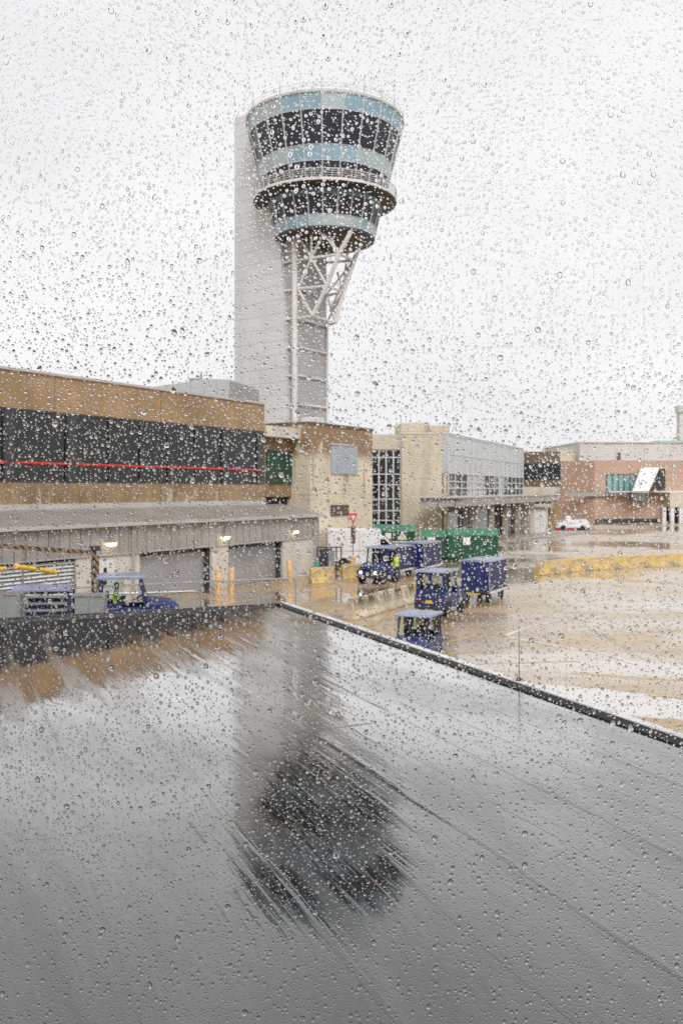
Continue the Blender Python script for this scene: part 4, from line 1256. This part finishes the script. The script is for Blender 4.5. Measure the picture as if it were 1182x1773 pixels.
# white high-roofed van
T = thing("box_van", "white high-roofed box van parked behind the yield sign before the green containers", "van", (*at(566, 848, 63.5)[:2], 0), R(4))
def arch(cx, r=.47, n=8, z=.36): return [(cx + r * math.cos(math.pi - math.pi * i / n), z + r * math.sin(math.pi - math.pi * i / n)) for i in range(n + 1)]
out = [(0, .42), (.05, .36)] + arch(1.15) + arch(4.75) + [(5.55, .36), (5.75, .42), (5.80, .95), (5.70, 1.22), (4.95, 1.42), (4.55, 1.75), (4.0, 2.32), (3.75, 2.42), (3.72, 2.78), (3.6, 2.85), (.1, 2.85), (0, 2.75)]
mb = MB(); mb.prism(out, -.98, .98, 'y'); mb.build("body", MAT['white_v'], T, bevel=.06, seg=3)
mb = MB(); mb.add([(4.98, -.82, 1.45), (4.98, .82, 1.45), (4.05, .74, 2.30), (4.05, -.74, 2.30)], [(0, 1, 2, 3)]); o = mb.build("windscreen", MAT['glass'], T); o.location = (.03, 0, .03)
mb = MB(); mb.prism([(3.70, 1.45), (3.70, 2.15), (3.98, 2.15), (4.62, 1.55), (4.62, 1.45)], -1.0, -.985, 'y'); mb.build("side_window", MAT['glass'], T); mb = MB(); mb.prism([(3.70, 1.45), (3.70, 2.15), (3.98, 2.15), (4.62, 1.55), (4.62, 1.45)], .985, 1.0, 'y'); mb.build("side_window", MAT['glass'], T)
for x in (1.15, 4.75):
    for y in (-.86, .86): wheel(T, x, y, .37, .22)
mb = MB(); mb.box(.3, 5.5, -.9, .9, .25, .355); mb.build("underframe", MAT['dark'], T)
mb = MB()
for x in (3.55, 2.2): mb.box(x, x + .02, -.992, -.982, .5, 2.7)
mb.box(.1, 3.55, -.992, -.982, 1.3, 1.33); mb.build("door_seam", MAT['steel'], T)
for y in (-.7, .7):
    mb = MB(); mb.box(5.70, 5.80, y - .15, y + .15, .95, 1.12); mb.build("headlight", MAT['sign_w'], T)
mb = MB(); mb.box(4.45, 4.55, -1.22, -1.0, 1.5, 1.8); mb.build("wing_mirror", MAT['dark'], T, bevel=.02)

# far white tractor with a red skirt
c = gr(993, 920)
T = thing("aircraft_tractor", "low white airport tractor with a red skirt far away beside the terracotta block", "tractor", (c.x, c.y + 1, 0), R(-8))
mb = MB(); mb.prism([(-2.25, .45), (-2.2, .95), (-1.6, 1.35), (-.6, 1.42), (1.6, 1.62), (2.1, 1.3), (2.25, .8), (2.2, .45)], -1.2, 1.2, 'y'); mb.build("body", MAT['white_v'], T, bevel=.1, seg=3)
mb = MB(); mb.prism([(-1.0, 1.43), (-.9, 2.05), (-.25, 2.05), (-.15, 1.45)], -.7, .3, 'y'); mb.build("cab", MAT['white_v'], T, bevel=.05)
mb = MB(); mb.box(-2.2, .3, -1.24, 1.24, .22, .448); mb.build("red_skirt", MAT['redpaint'], T)
mb = MB(); mb.box(.31, 2.15, -1.15, 1.15, .25, .447); mb.build("underframe", MAT['dark'], T)
for x in (-1.3, 1.3):
    for y in (-1.0, 1.0): wheel(T, x, y, .42, .5)

# green waste compactors
def container(u0, u1, Y, vt, rz, label, small=False):
    a, b = at(u0, 848, Y), at(u1, 848, Y)
    L_ = b.x - a.x
    H = EYE - (vt - VH) / F * Y
    T = thing("waste_container", label, "waste container", (a.x, Y, 0), R(rz), "green waste containers by the tan block")
    mb = MB(); mb.box(0, L_, 0, 2.3, .22, H * .80); mb.build("body", MAT['green'], T, bevel=.03)
    mb = MB(); mb.prism([(-.02, H * .802), (.45, H), (1.9, H), (2.32, H * .802)], -.03, L_ + .03, 'x'); mb.build("lid", MAT['green_l'], T, bevel=.02)
    mb = MB()
    n = max(3, int(L_ / .9))
    for i in range(n + 1):
        x = .06 + (L_ - .12) * i / n
        mb.box(x - .05, x + .05, -.09, -.003, .25, H * .80)
    mb.box(-.02, L_ + .02, -.12, -.003, .18, .30)
    mb.build("rib", MAT['green'], T)
    mb = MB()
    for y in (.3, 1.9): mb.box(0, L_, y, y + .15, 0, .217)
    mb.build("skid", MAT['dark'], T)
    return T, L_, H
T, L_, H = container(775, 861, 71, 916, -3, "large dark green waste container with a pale lid and white notice")
mb = MB(); mb.box(L_ * .30, L_ * .30 + .55, -.105, -.092, H * .50, H * .50 + .6); mb.build("notice", MAT['sign_w'], T)
T, L_, H = container(725, 774, 71.5, 919, -3, "smaller dark green container section with a white notice, next to the large one")
mb = MB(); mb.box(L_ * .30, L_ * .30 + .6, -.105, -.092, H * .52, H * .52 + .6); mb.build("notice", MAT['sign_w'], T)
T, L_, H = container(634, 718, 76, 909, -2, "green waste container with a triangle emblem standing behind the white van")
# emblem: pale triangle outline with a darker core, and a line of lettering bars below it
mb = MB()
ex, ez = L_ * .74, H * .53
mb.prism([(ex - .42, ez), (ex + .42, ez), (ex, ez + .75)], -.108, -.094, 'y'); em = mb.build("emblem", MAT['sign_w'], T)
mb = MB(); mb.prism([(ex - .22, ez + .12), (ex + .22, ez + .12), (ex, ez + .50)], -.116, -.110, 'y'); mb.build("emblem_core", MAT['orange'], em)
mb = MB()
xx = ex - .85
for w_ in (.12, .10, .14, .1, .12, .1, .14, .12, .1, .12, .14, .1): mb.box(xx, xx + w_, -.106, -.094, ez - .26, ez - .13); xx += w_ + .04
mb.build("lettering", MAT['sign_w'], T)
mb = MB(); mb.box(ex - 1.45, ex - .95, -.106, -.094, ez + .05, ez + .55); mb.build("notice", MAT['sign_w'], T)

# ------------------------------------------------------------------ barriers
def jersey(p0, p1, h, mat, label, group, wid=.62):
    d = Vector(p1) - Vector(p0)
    Lb = d.length
    T = MB()
    prof = [(-wid / 2, 0), (-wid / 2, .09), (-wid * .30, .34 * h / .85), (-wid * .16, h - .02), (-wid * .12, h), (wid * .12, h), (wid * .16, h - .02), (wid * .30, .34 * h / .85), (wid / 2, .09), (wid / 2, 0)]
    T.prism(prof, 0, Lb, 'x')
    o = T.build("barrier", mat, bevel=.02)
    o.location = (p0[0], p0[1], 0); o.rotation_euler = (0, 0, math.atan2(d.y, d.x))
    return tag(o, label, "barrier", group)
gb = "weathered yellow barriers"
jersey(gr(606, 1073), gr(712, 1042), .9, MAT['concrete'], "long stained bare concrete barrier beside the rear-facing tug", None, .7)
jersey(gr(713, 1041), gr(724, 1038), .92, MAT['yellow'], "yellow end piece butted against the long concrete barrier", gb, .66)
jersey(gr(537, 1011), gr(577, 1009), .98, MAT['yellow'], "yellow barrier with a teal bucket on top near the garage corner", gb)
jersey(gr(591, 1003), gr(628, 1001), .92, MAT['yellow'], "yellow barrier at the foot of the yield sign beside the headlit tug", gb)
us = [(930, 996, 982.6, 990.3), (983, 990.2, 1031.5, 986.6), (1032, 986.5, 1081.6, 983.9), (1082, 983.8, 1129.6, 981.75), (1130, 981.7, 1180.6, 979.75), (1181, 979.7, 1232, 978.2)]
labs = ["bright yellow barrier at the open end of the long row on the apron", "second yellow barrier from the row's open end, cleanest paint", "mottled yellow barrier, paint worn off at one end, third in the row", "yellow barrier fourth along the apron row from its open end", "yellow barrier of the apron row with patchy paint near the picture edge", "last yellow barrier of the row, cut off by the picture edge"]
for (a, b, c, d), lb in zip(us, labs):
    jersey(gr(a, b), gr(c, d), .90, MAT['yellow'], lb, gb, .7)
p = gr(549, 1008)
t = MB(); t.lathe([(.15, .985), (.17, 1.0), (.13, 1.22), (.05, 1.27), (.02, 1.27)], 12)
o = t.build("bucket", MAT['tealbucket'], smooth=True); o.location = (p.x, p.y, 0)
tag(o, "small teal bucket upturned on the yellow barrier near the garage corner", "bucket")

# yield sign
p = gr(611, 998.5)
k = p.y / F
T = thing("yield_sign", "red and white downward triangle yield sign on a thin post", "road sign", (p.x, p.y, 0), R(8))
zt = EYE - (889 - VH) * k
zb = EYE - (908 - VH) * k
hw = 8.2 * k
mb = MB(); mb.tube((0, 0.03, .0), (0, .03, zt - .15), .04, 10); mb.build("post", MAT['steel'], T, smooth=True)
mb = MB(); mb.prism([(-hw, zt), (hw, zt), (0, zb)], -.03, -.012, 'y'); f = mb.build("sign_face", MAT['redpaint'], T)
cz = zt - (zt - zb) * .36
mb = MB(); sc = .46; mb.prism([(-hw * sc, cz + (zt - cz) * sc), (hw * sc, cz + (zt - cz) * sc), (0, cz - (cz - zb) * sc)], -.036, -.0315, 'y'); mb.build("sign_centre", MAT['sign_w'], f)
mb = MB(); mb.box(-4 * k, 4 * k, -.025, -.012, EYE - (941 - VH) * k, EYE - (911 - VH) * k); mb.build("lower_plate", MAT['rustbrown'], T)
mb = MB(); mb.lathe([(.17, 0), (.17, .9), (.15, 1.3), (.05, 1.36)], 14); mb.build("post_sleeve", MAT['orange'], T, smooth=True)

# dark gate between garage end and van
p0 = gr(549, 1003)
T = thing("steel_gate", "dark steel bar gate between the garage corner and the white van", "gate", (p0.x, p0.y, 0), R(10))
wg = 42 * p0.y / F
mb = MB()
for z in (.15, 1.0, 1.95): mb.box(0, wg, -.03, .03, z, z + .08)
mb.build("gate_rail", MAT['dark'], T)
for i in range(6):
    x = wg * i / 5
    mb = MB(); mb.box(x - .04, x + .04, -.04, .04, 0, 2.05); mb.build("bar", MAT['dark'], T)
mb = MB(); mb.box(.1, wg - .6, .05, .08, .3, 1.9); mb.build("mesh_panel", MAT['dark'], T)
mb = MB(); mb.box(wg * .45, wg * .72, -.06, -.041, .7, 1.8); mb.build("grey_panel", MAT['cabinet'], T)

# guard rails
def rail(pts, h, label, r, posts, end_bend, mids):
    P = [Vector(p) for p in pts]
    T = thing("guard_rail", label, "railing", (P[0].x, P[0].y, 0))
    o = P[0].copy(); o.z = 0
    P = [Vector((p.x - o.x, p.y - o.y, 0)) for p in P]
    mb = MB()
    top = [p + Vector((0, 0, h)) for p in P]
    d = (P[-1] - P[-2]).normalized()
    e = P[-1]
    bend = [e + d * (.28 * math.sin(t)) + Vector((0, 0, h - .28 + .28 * math.cos(t))) for t in [math.pi / 2 * i / 5 for i in range(6)]]
    path = top + bend[1:] + [Vector((bend[-1].x, bend[-1].y, 0))]
    mb.path(path, r, 8)
    mb.build("top_rail", MAT['steel'], T, smooth=True)
    for m in mids:
        mb = MB(); mb.path([p + Vector((0, 0, m)) for p in P] + [e + d * .28 + Vector((0, 0, m))], r * .8, 8); mb.build("mid_rail", MAT['steel'], T, smooth=True)
    tot = sum((b - a).length for a, b in zip(P[:-1], P[1:]))
    for f_ in posts:
        L_ = f_ * tot
        for a, b in zip(P[:-1], P[1:]):
            if L_ <= (b - a).length: q = a.lerp(b, L_ / (b - a).length); break
            L_ -= (b - a).length
        mb = MB(); mb.tube((q.x, q.y, 0), (q.x, q.y, h - r), r * .9, 8); mb.build("post", MAT['steel'], T, smooth=True)
    return T
def gp(u, vtop, h): 
    Y = F * (EYE - h) / (vtop - VH)
    return ((u - UC) / F * Y, Y, 0)
rail([gp(-60, 1027, 1.1), gp(100, 1019.5, 1.1), gp(250, 1011.5, 1.1), gp(380, 1006, 1.1), gp(503, 1001.5, 1.1)], 1.1, "long thin steel guard rail running in front of the roller doors to its bent end", .035, (0.02, .2, .36, .5, .62, .74, .9), True, ())
rail([gp(-60, 1033.5, 1.1), gp(120, 1029.5, 1.1), gp(250, 1026.5, 1.1), gp(338, 1023.5, 1.1)], 1.1, "thicker steel guard rail passing before the side-on tug, its end curving down by the ramp", .05, (0.02, .3, .52, .8), True, ())

# ------------------------------------------------------------------ drivers
def person(name, loc, rz, label, sc=1.0, stand=False):
    if stand:
        J = [(0, 0, .98), (0, 0, 1.18), (0, 0, 1.42), (.02, 0, 1.52), (.04, 0, 1.62), (.05, 0, 1.74),
             (0, .2, 1.40), (.12, .24, 1.15), (.34, .18, 1.12), (.42, .17, 1.13), (0, -.2, 1.40), (.10, -.25, 1.15), (.32, -.2, 1.05), (.40, -.18, 1.05),
             (0, .10, .92), (.02, .11, .50), (-.02, .11, .08), (.14, .12, .04), (0, -.10, .92), (.03, -.11, .50), (.0, -.11, .08), (.16, -.12, .04)]
    else:
        J = [(0, 0, .05), (-.04, 0, .25), (-.03, 0, .46), (-.01, 0, .57), (.02, 0, .66), (.03, 0, .79),
             (-.03, .2, .45), (.06, .25, .22), (.30, .20, .30), (.38, .18, .32), (-.03, -.2, .45), (.05, -.25, .22), (.28, -.18, .26), (.36, -.16, .28),
             (.0, .10, .02), (.44, .13, .06), (.50, .13, -.32), (.62, .13, -.35), (0, -.10, .02), (.44, -.13, .06), (.50, -.13, -.32), (.62, -.13, -.35)]
    Rd = [.16, .15, .17, .07, .09, .085, .085, .06, .045, .05, .085, .06, .045, .05, .10, .075, .055, .045, .10, .075, .055, .045]
    E = [(0, 1), (1, 2), (2, 3), (3, 4), (4, 5), (2, 6), (6, 7), (7, 8), (8, 9), (2, 10), (10, 11), (11, 12), (12, 13), (0, 14), (14, 15), (15, 16), (16, 17), (0, 18), (18, 19), (19, 20), (20, 21)]
    me = bpy.data.meshes.new(name)
    me.from_pydata(J, E, [])
    o = bpy.data.objects.new(name, me)
    COL.objects.link(o)
    sk = o.modifiers.new("skin", 'SKIN')
    for v, r in zip(me.skin_vertices[0].data, Rd): v.radius = (r, r)
    me.skin_vertices[0].data[0].use_root = True
    o.modifiers.new("sub", 'SUBSURF').render_levels = 2
    o.modifiers["sub"].levels = 2
    dg = bpy.context.evaluated_depsgraph_get()
    me2 = bpy.data.meshes.new_from_object(o.evaluated_get(dg))
    o.modifiers.clear(); o.data = me2
    me2.materials.clear()
    for m in (MAT['navy'], MAT['vest'], MAT['skin']): me2.materials.append(m)
    hip, sh, nk = J[0][2], J[2][2], J[3][2]
    for p in me2.polygons:
        c = p.center
        mi = 0
        if c.z > nk - .02: mi = 2
        elif c.z > hip - .02 and abs(c.y) < .27 and c.x < .13: mi = 1
        if (c.x > .33 and abs(c.y) < .25 and c.z > hip + .12): mi = 2
        p.material_index = mi
        p.use_smooth = True
    # cap of short dark hair
    hb = MB(); hc = Vector(J[5]); rr = .105
    hb.lathe([(.02, rr), (rr * .6, rr * .82), (rr * .95, rr * .35), (rr, 0), (rr * .93, -rr * .3)], 14, 'z', (hc.x - .015, 0, hc.z - .005), cap=False)
    hb.build("hair", MAT['seat'], o, smooth=True)
    o.location = loc; o.rotation_euler = (0, 0, R(rz)); o.scale = (sc, sc, sc)
    return tag(o, label, "person", "tug drivers in hi-vis vests")
def on_seat(x, y, rz, s, lx=-.68, ly=.0, lz=.98):
    c, n = math.cos(R(rz)), math.sin(R(rz))
    return (x + s * (lx * c - ly * n), y + s * (lx * n + ly * c), lz * s)
person("person", on_seat(-8.05, 35.2, 12, 1.12), 12, "driver in a lime hi-vis vest sitting in the side-on tug", 1.0)
c, n = math.cos(R(242)), math.sin(R(242))
lx, ly = -.25, .98
person("person", (2.28 + 1.06 * (lx * c - ly * n), 54.3 + 1.06 * (lx * n + ly * c), 0), 150, "worker in a lime hi-vis vest standing beside the headlit tug's cab", 1.0, True)
# ------------------------------------------------------------------ the window and the rain on it
def water():
    m, nt, p = nodes_of("rain_water")
    nt.nodes.remove(p)
    g_ = nt.nodes.new("ShaderNodeBsdfGlass")
    g_.inputs["IOR"].default_value = 1.33
    g_.inputs["Roughness"].default_value = 0.0
    nt.links.new(g_.outputs[0], nt.nodes["Material Output"].inputs[0])
    return m
WATER = water()
def clear_glass():
    m, nt, p = nodes_of("clear_window_glass")
    nt.nodes.remove(p)
    t = nt.nodes.new("ShaderNodeBsdfTransparent")
    t.inputs[0].default_value = (1, 1, 1, 1)
    nt.links.new(t.outputs[0], nt.nodes["Material Output"].inputs[0])
    return m
T = thing("terminal_window", "large clear terminal window whose outer face is covered with rain", "window", (0, PANE_Y, RZ))
X0, X1, Z1 = -1.7, 1.9, 4.3
mb = MB(); mb.box(X0, X1, -.010, 0, .12, Z1); mb.build("glass_pane", clear_glass(), T)
mb = MB(); mb.box(X0 - .12, X0 - .002, -.08, .06, 0, Z1 + .12); mb.box(X1 + .002, X1 + .12, -.08, .06, 0, Z1 + .12); mb.box(X0, X1, -.08, .06, 0.002, .118); mb.box(X0, X1, -.08, .06, Z1 + .002, Z1 + .12); mb.build("frame", MAT['mull_d'], T)

# the terminal the view is taken from: its front wall round the window and the dim room behind it
T = thing("terminal_building", "terminal whose window the view is taken through, rising behind the soaked flat roof", "building", (0, PANE_Y, 0))
mb = MB(); mb.box(-14, X0 - .125, -.2, .08, RZ + .02, 9.5); mb.box(X1 + .125, 14, -.2, .08, RZ + .02, 9.5); mb.box(X0 - .125, X1 + .125, -.2, .08, RZ + Z1 + .125, 9.5); mb.build("front_wall", MAT['brown'], T)
mb = MB(); mb.box(-6, 6, -7, -.203, RZ + .25, RZ + .35); mb.build("floor", MAT['navy'], T)
mb = MB(); mb.box(-6, 6, -7, -.203, RZ + 4.6, RZ + 4.8); mb.build("ceiling", MAT['dark'], T)
mb = MB(); mb.box(-6, 6, -7.2, -7.003, RZ + .25, RZ + 4.8); mb.box(-6.2, -6.003, -7.2, -.203, RZ + .25, RZ + 4.8); mb.box(6.003, 6.2, -7.2, -.203, RZ + .25, RZ + 4.8); mb.build("inner_wall", MAT['brown_dark'], T)

def cap_mesh(rings, segs, ang, irr, el, sag, seed):
    """unit drop: a cap on the plane y=0 bulging to +y, closed by its flat base; z is up"""
    rs = np.random.RandomState(seed)
    ph = rs.uniform(0, 6.28, 4)
    vs = [(0.0, (1 - math.cos(ang)) / math.sin(ang), 0.0)]
    for j in range(1, rings + 1):
        t = ang * (j / rings)
        rr = math.sin(t) / math.sin(ang)
        hh = (math.cos(t) - math.cos(ang)) / math.sin(ang)
        for i in range(segs):
            a = 2 * math.pi * i / segs
            k = 1 + irr * (0.5 * math.sin(2 * a + ph[0]) + 0.35 * math.sin(3 * a + ph[1]) + .25 * math.sin(5 * a + ph[2]))
            x, z = rr * k * math.cos(a), rr * k * math.sin(a) * el
            h = hh * (1 - sag * rr * math.sin(a))
            vs.append((x, h, z - sag * .25 * (1 - rr)))
    fs = []
    for i in range(segs): fs.append((0, 1 + (i + 1) % segs, 1 + i))
    for j in range(rings - 1):
        a, b = 1 + j * segs, 1 + (j + 1) * segs
        for i in range(segs):
            k = (i + 1) % segs
            fs.append((a + i, a + k, b + k)); fs.append((a + i, b + k, b + i))
    c = len(vs); vs.append((0.0, 0.0, 0.0))
    b = 1 + (rings - 1) * segs
    nb = len(fs)
    for i in range(segs): fs.append((c, b + i, b + (i + 1) % segs))
    return np.array(vs), np.array(fs, dtype=np.int64), nb

PX = PANE_Y / F                       # metres on the pane per photo pixel
rs = np.random.RandomState(11)
vx0, vx1 = (0 - UC) * PX, (1182 - UC) * PX
vz0, vz1 = EYE - (1773 - VH) * PX, EYE + VH * PX
area_px = 1182 * 1773.0
def scatter(n_view, r_lo, r_hi, powr, grow, dens_out=1.0):
    """radii in photo pixels, heavy towards the small end; uniform over the pane within GROW metres of the sightlines"""
    A = (vx1 - vx0) * (vz1 - vz0)
    gx0, gx1, gz0, gz1 = vx0 - grow, vx1 + grow, vz0 - grow, vz1 + grow
    n = int(n_view * (gx1 - gx0) * (gz1 - gz0) / A)
    x = rs.uniform(gx0, gx1, n); z = rs.uniform(gz0, gz1, n)
    r = r_lo + (r_hi - r_lo) * rs.uniform(0, 1, n) ** powr
    inside = (x > vx0 - .02) & (x < vx1 + .02) & (z > vz0 - .02) & (z < vz1 + .02)
    keep = inside | (rs.uniform(0, 1, n) < dens_out)
    # gentle patchiness of the rain on the pane
    pn = .5 + .25 * np.sin(x * 31 + 1.3) * np.cos(z * 23) + .25 * np.sin(x * 71 + z * 53)
    keep &= rs.uniform(0, 1, n) < (.74 + .3 * pn)
    return x[keep], z[keep], r[keep]
big = scatter(560, 3.4, 5.6, 2.2, .06, .8)
med = scatter(9800, 1.8, 3.5, 1.6, .06, .8)
sml = scatter(42000, 0.95, 1.95, 1.1, .05, .3)
tin = scatter(26000, .6, 1.0, 1.0, .02, .2)
# faint trails: beads left behind in near-vertical lines where drops have run
tx, tz, tr = [], [], []
for k in range(70):
    x0 = rs.uniform(vx0, vx1) if k % 3 == 0 else rs.uniform(vx0 + .55 * (vx1 - vx0), vx1)
    z1 = rs.uniform(vz0 + .45 * (vz1 - vz0), vz1 + .03); z0 = z1 - rs.uniform(.03, .13)
    n = int((z1 - z0) / (PX * rs.uniform(5.0, 9.0)))
    q = np.sort(rs.uniform(z0, z1, n))
    tz += q.tolist(); tx += (x0 + (q - z1) * rs.uniform(-.04, .04) + rs.normal(0, .5 * PX, n)).tolist(); tr += rs.uniform(.95, 1.8, n).tolist()
trail = (np.array(tx), np.array(tz), np.array(tr))
ax, az, ar = [np.concatenate(q) for q in zip(big, med, sml, tin, trail)]
# drops do not overlap: of any pair that would touch, the smaller has been swallowed
order = np.argsort(-ar)
ax, az, ar = ax[order], az[order], ar[order]
cell = 13 * PX
gridm, keep = {}, []
for i, (x, z, r) in enumerate(zip(ax.tolist(), az.tolist(), ar.tolist())):
    ci, cj = int(x // cell), int(z // cell)
    ok = True
    for a in (-1, 0, 1):
        for b in (-1, 0, 1):
            for (xk, zk, rk) in gridm.get((ci + a, cj + b), ()):
                if (x - xk) ** 2 + (z - zk) ** 2 < ((r + rk) * 1.15 * PX) ** 2: ok = False; break
            if not ok: break
        if not ok: break
    if ok:
        keep.append(i); gridm.setdefault((ci, cj), []).append((x, z, r))
ax, az, ar = ax[keep], az[keep], ar[keep]
nbig = int((ar > 1.9).sum()); nsml = int((ar > .98).sum())
bx, bz, br = ax[:nbig], az[:nbig], ar[:nbig]
sml = (ax[nbig:nsml], az[nbig:nsml], ar[nbig:nsml])
tin = (ax[nsml:], az[nsml:], ar[nsml:])
inview = (bx > vx0) & (bx < vx1) & (bz > vz0) & (bz < vz1)
idx = np.where(inview)[0][:300]
single = set(idx.tolist())

protos = []
for k in range(8):
    ang = R((48, 56, 62, 52, 58, 45, 60, 54)[k])
    v, f, nb = cap_mesh(9, 26, ang, (.10, .05, .08, .16, .06, .12, .20, .09)[k], (1.10, 1.0, 1.22, 1.15, 1.06, 1.3, 1.12, 1.18)[k], (.18, .10, .22, .15, .2, .25, .12, .2)[k], 40 + k)
    me = bpy.data.meshes.new("raindrop")
    me.from_pydata(v.tolist(), [], f.tolist())
    me.materials.append(WATER)
    me.polygons.foreach_set("use_smooth", [i < nb for i in range(len(f))])
    me.set_sharp_from_angle(angle=R(50))
    protos.append(me)
for n_, i in enumerate(idx):
    o = bpy.data.objects.new("raindrop", protos[rs.randint(8)])
    COL.objects.link(o)
    s = br[i] * PX
    o.location = (bx[i], PANE_Y + .0002, bz[i])
    o.scale = (s * rs.uniform(.92, 1.05), s * rs.uniform(.85, 1.1), s)
    o.rotation_euler = (0, R(rs.uniform(-22, 22)), 0)
    tag(o, "large clear raindrop clinging to the wet window glass", "raindrop", "largest raindrops on the window")

# everything smaller: one sheet of rain
VS, FS, SM = [], [], []
off = 0
def sheet(x, z, r, variants):
    global off
    which = rs.randint(0, len(variants), len(x))
    for k, (v, f, nb) in enumerate(variants):
        sel = np.where(which == k)[0]
        if not len(sel): continue
        s = r[sel] * PX
        sx, sy = s * rs.uniform(.9, 1.06, len(sel)), s * rs.uniform(.8, 1.1, len(sel))
        a = np.radians(rs.uniform(-22, 22, len(sel)))
        X = v[None, :, 0] * sx[:, None]; Y = v[None, :, 1] * sy[:, None]; Z = v[None, :, 2] * s[:, None]
        xr = X * np.cos(a)[:, None] + Z * np.sin(a)[:, None]
        zr = -X * np.sin(a)[:, None] + Z * np.cos(a)[:, None]
        P = np.stack([xr + x[sel][:, None], Y + PANE_Y + .0002, zr + z[sel][:, None]], -1)
        n = v.shape[0]
        VS.append(P.reshape(-1, 3))
        FS.append((f[None] + (np.arange(len(sel)) * n)[:, None, None] + off).reshape(-1, 3))
        SM.append(np.tile(np.arange(len(f)) < nb, len(sel)))
        off += n * len(sel)
rest = np.array([i for i in range(len(bx)) if i not in single])
mv = [cap_mesh(6, 16, R(a), ir, e, sg, 60 + q) for q, (a, ir, e, sg) in enumerate(((50, .1, 1.12, .2), (58, .06, 1.0, .1), (54, .16, 1.2, .2), (62, .08, 1.08, .15)))]
sv = [cap_mesh(4, 11, R(a), ir, e, sg, 80 + q) for q, (a, ir, e, sg) in enumerate(((48, .1, 1.1, .15), (56, .1, 1.0, .1), (52, .2, 1.2, .1)))]
tv = [cap_mesh(2, 7, R(46), .1, 1.05, .1, 97)]
sheet(bx[rest], bz[rest], br[rest], mv)
sheet(*sml, sv)
sheet(*tin, tv)
# the rest of the pane, away from these sightlines, is just as wet
def outer(n_view, r_lo, r_hi, powr):
    A = (vx1 - vx0) * (vz1 - vz0)
    gx0, gx1, gz0, gz1 = vx0 - .65, vx1 + .65, vz0 - .30, vz1 + .30
    n = int(n_view * (gx1 - gx0) * (gz1 - gz0) / A)
    x = rs.uniform(gx0, gx1, n); z = rs.uniform(gz0, gz1, n)
    r = r_lo + (r_hi - r_lo) * rs.uniform(0, 1, n) ** powr
    k = (x < vx0 - .06) | (x > vx1 + .06) | (z < vz0 - .06) | (z > vz1 + .06)
    return x[k], z[k], r[k]
sheet(*outer(420, 3.4, 5.6, 2.0), sv)
sheet(*outer(3400, 1.5, 3.4, 1.5), [cap_mesh(3, 9, R(54), .1, 1.08, .15, 98)])
VS = np.concatenate(VS); FS = np.concatenate(FS); SM = np.concatenate(SM)
me = bpy.data.meshes.new("window_rain")
me.vertices.add(len(VS)); me.vertices.foreach_set("co", VS.astype(np.float32).ravel())
me.loops.add(FS.size); me.loops.foreach_set("vertex_index", FS.astype(np.int32).ravel())
me.polygons.add(len(FS)); me.polygons.foreach_set("loop_start", np.arange(0, FS.size, 3, dtype=np.int32))
me.update(calc_edges=True)
me.validate()
me.polygons.foreach_set("use_smooth", SM)
me.set_sharp_from_angle(angle=R(50))
me.materials.append(WATER)
o = bpy.data.objects.new("window_rain", me)
COL.objects.link(o)
tag(o, kind="stuff", label="fine drizzle of small raindrops covering the window glass")
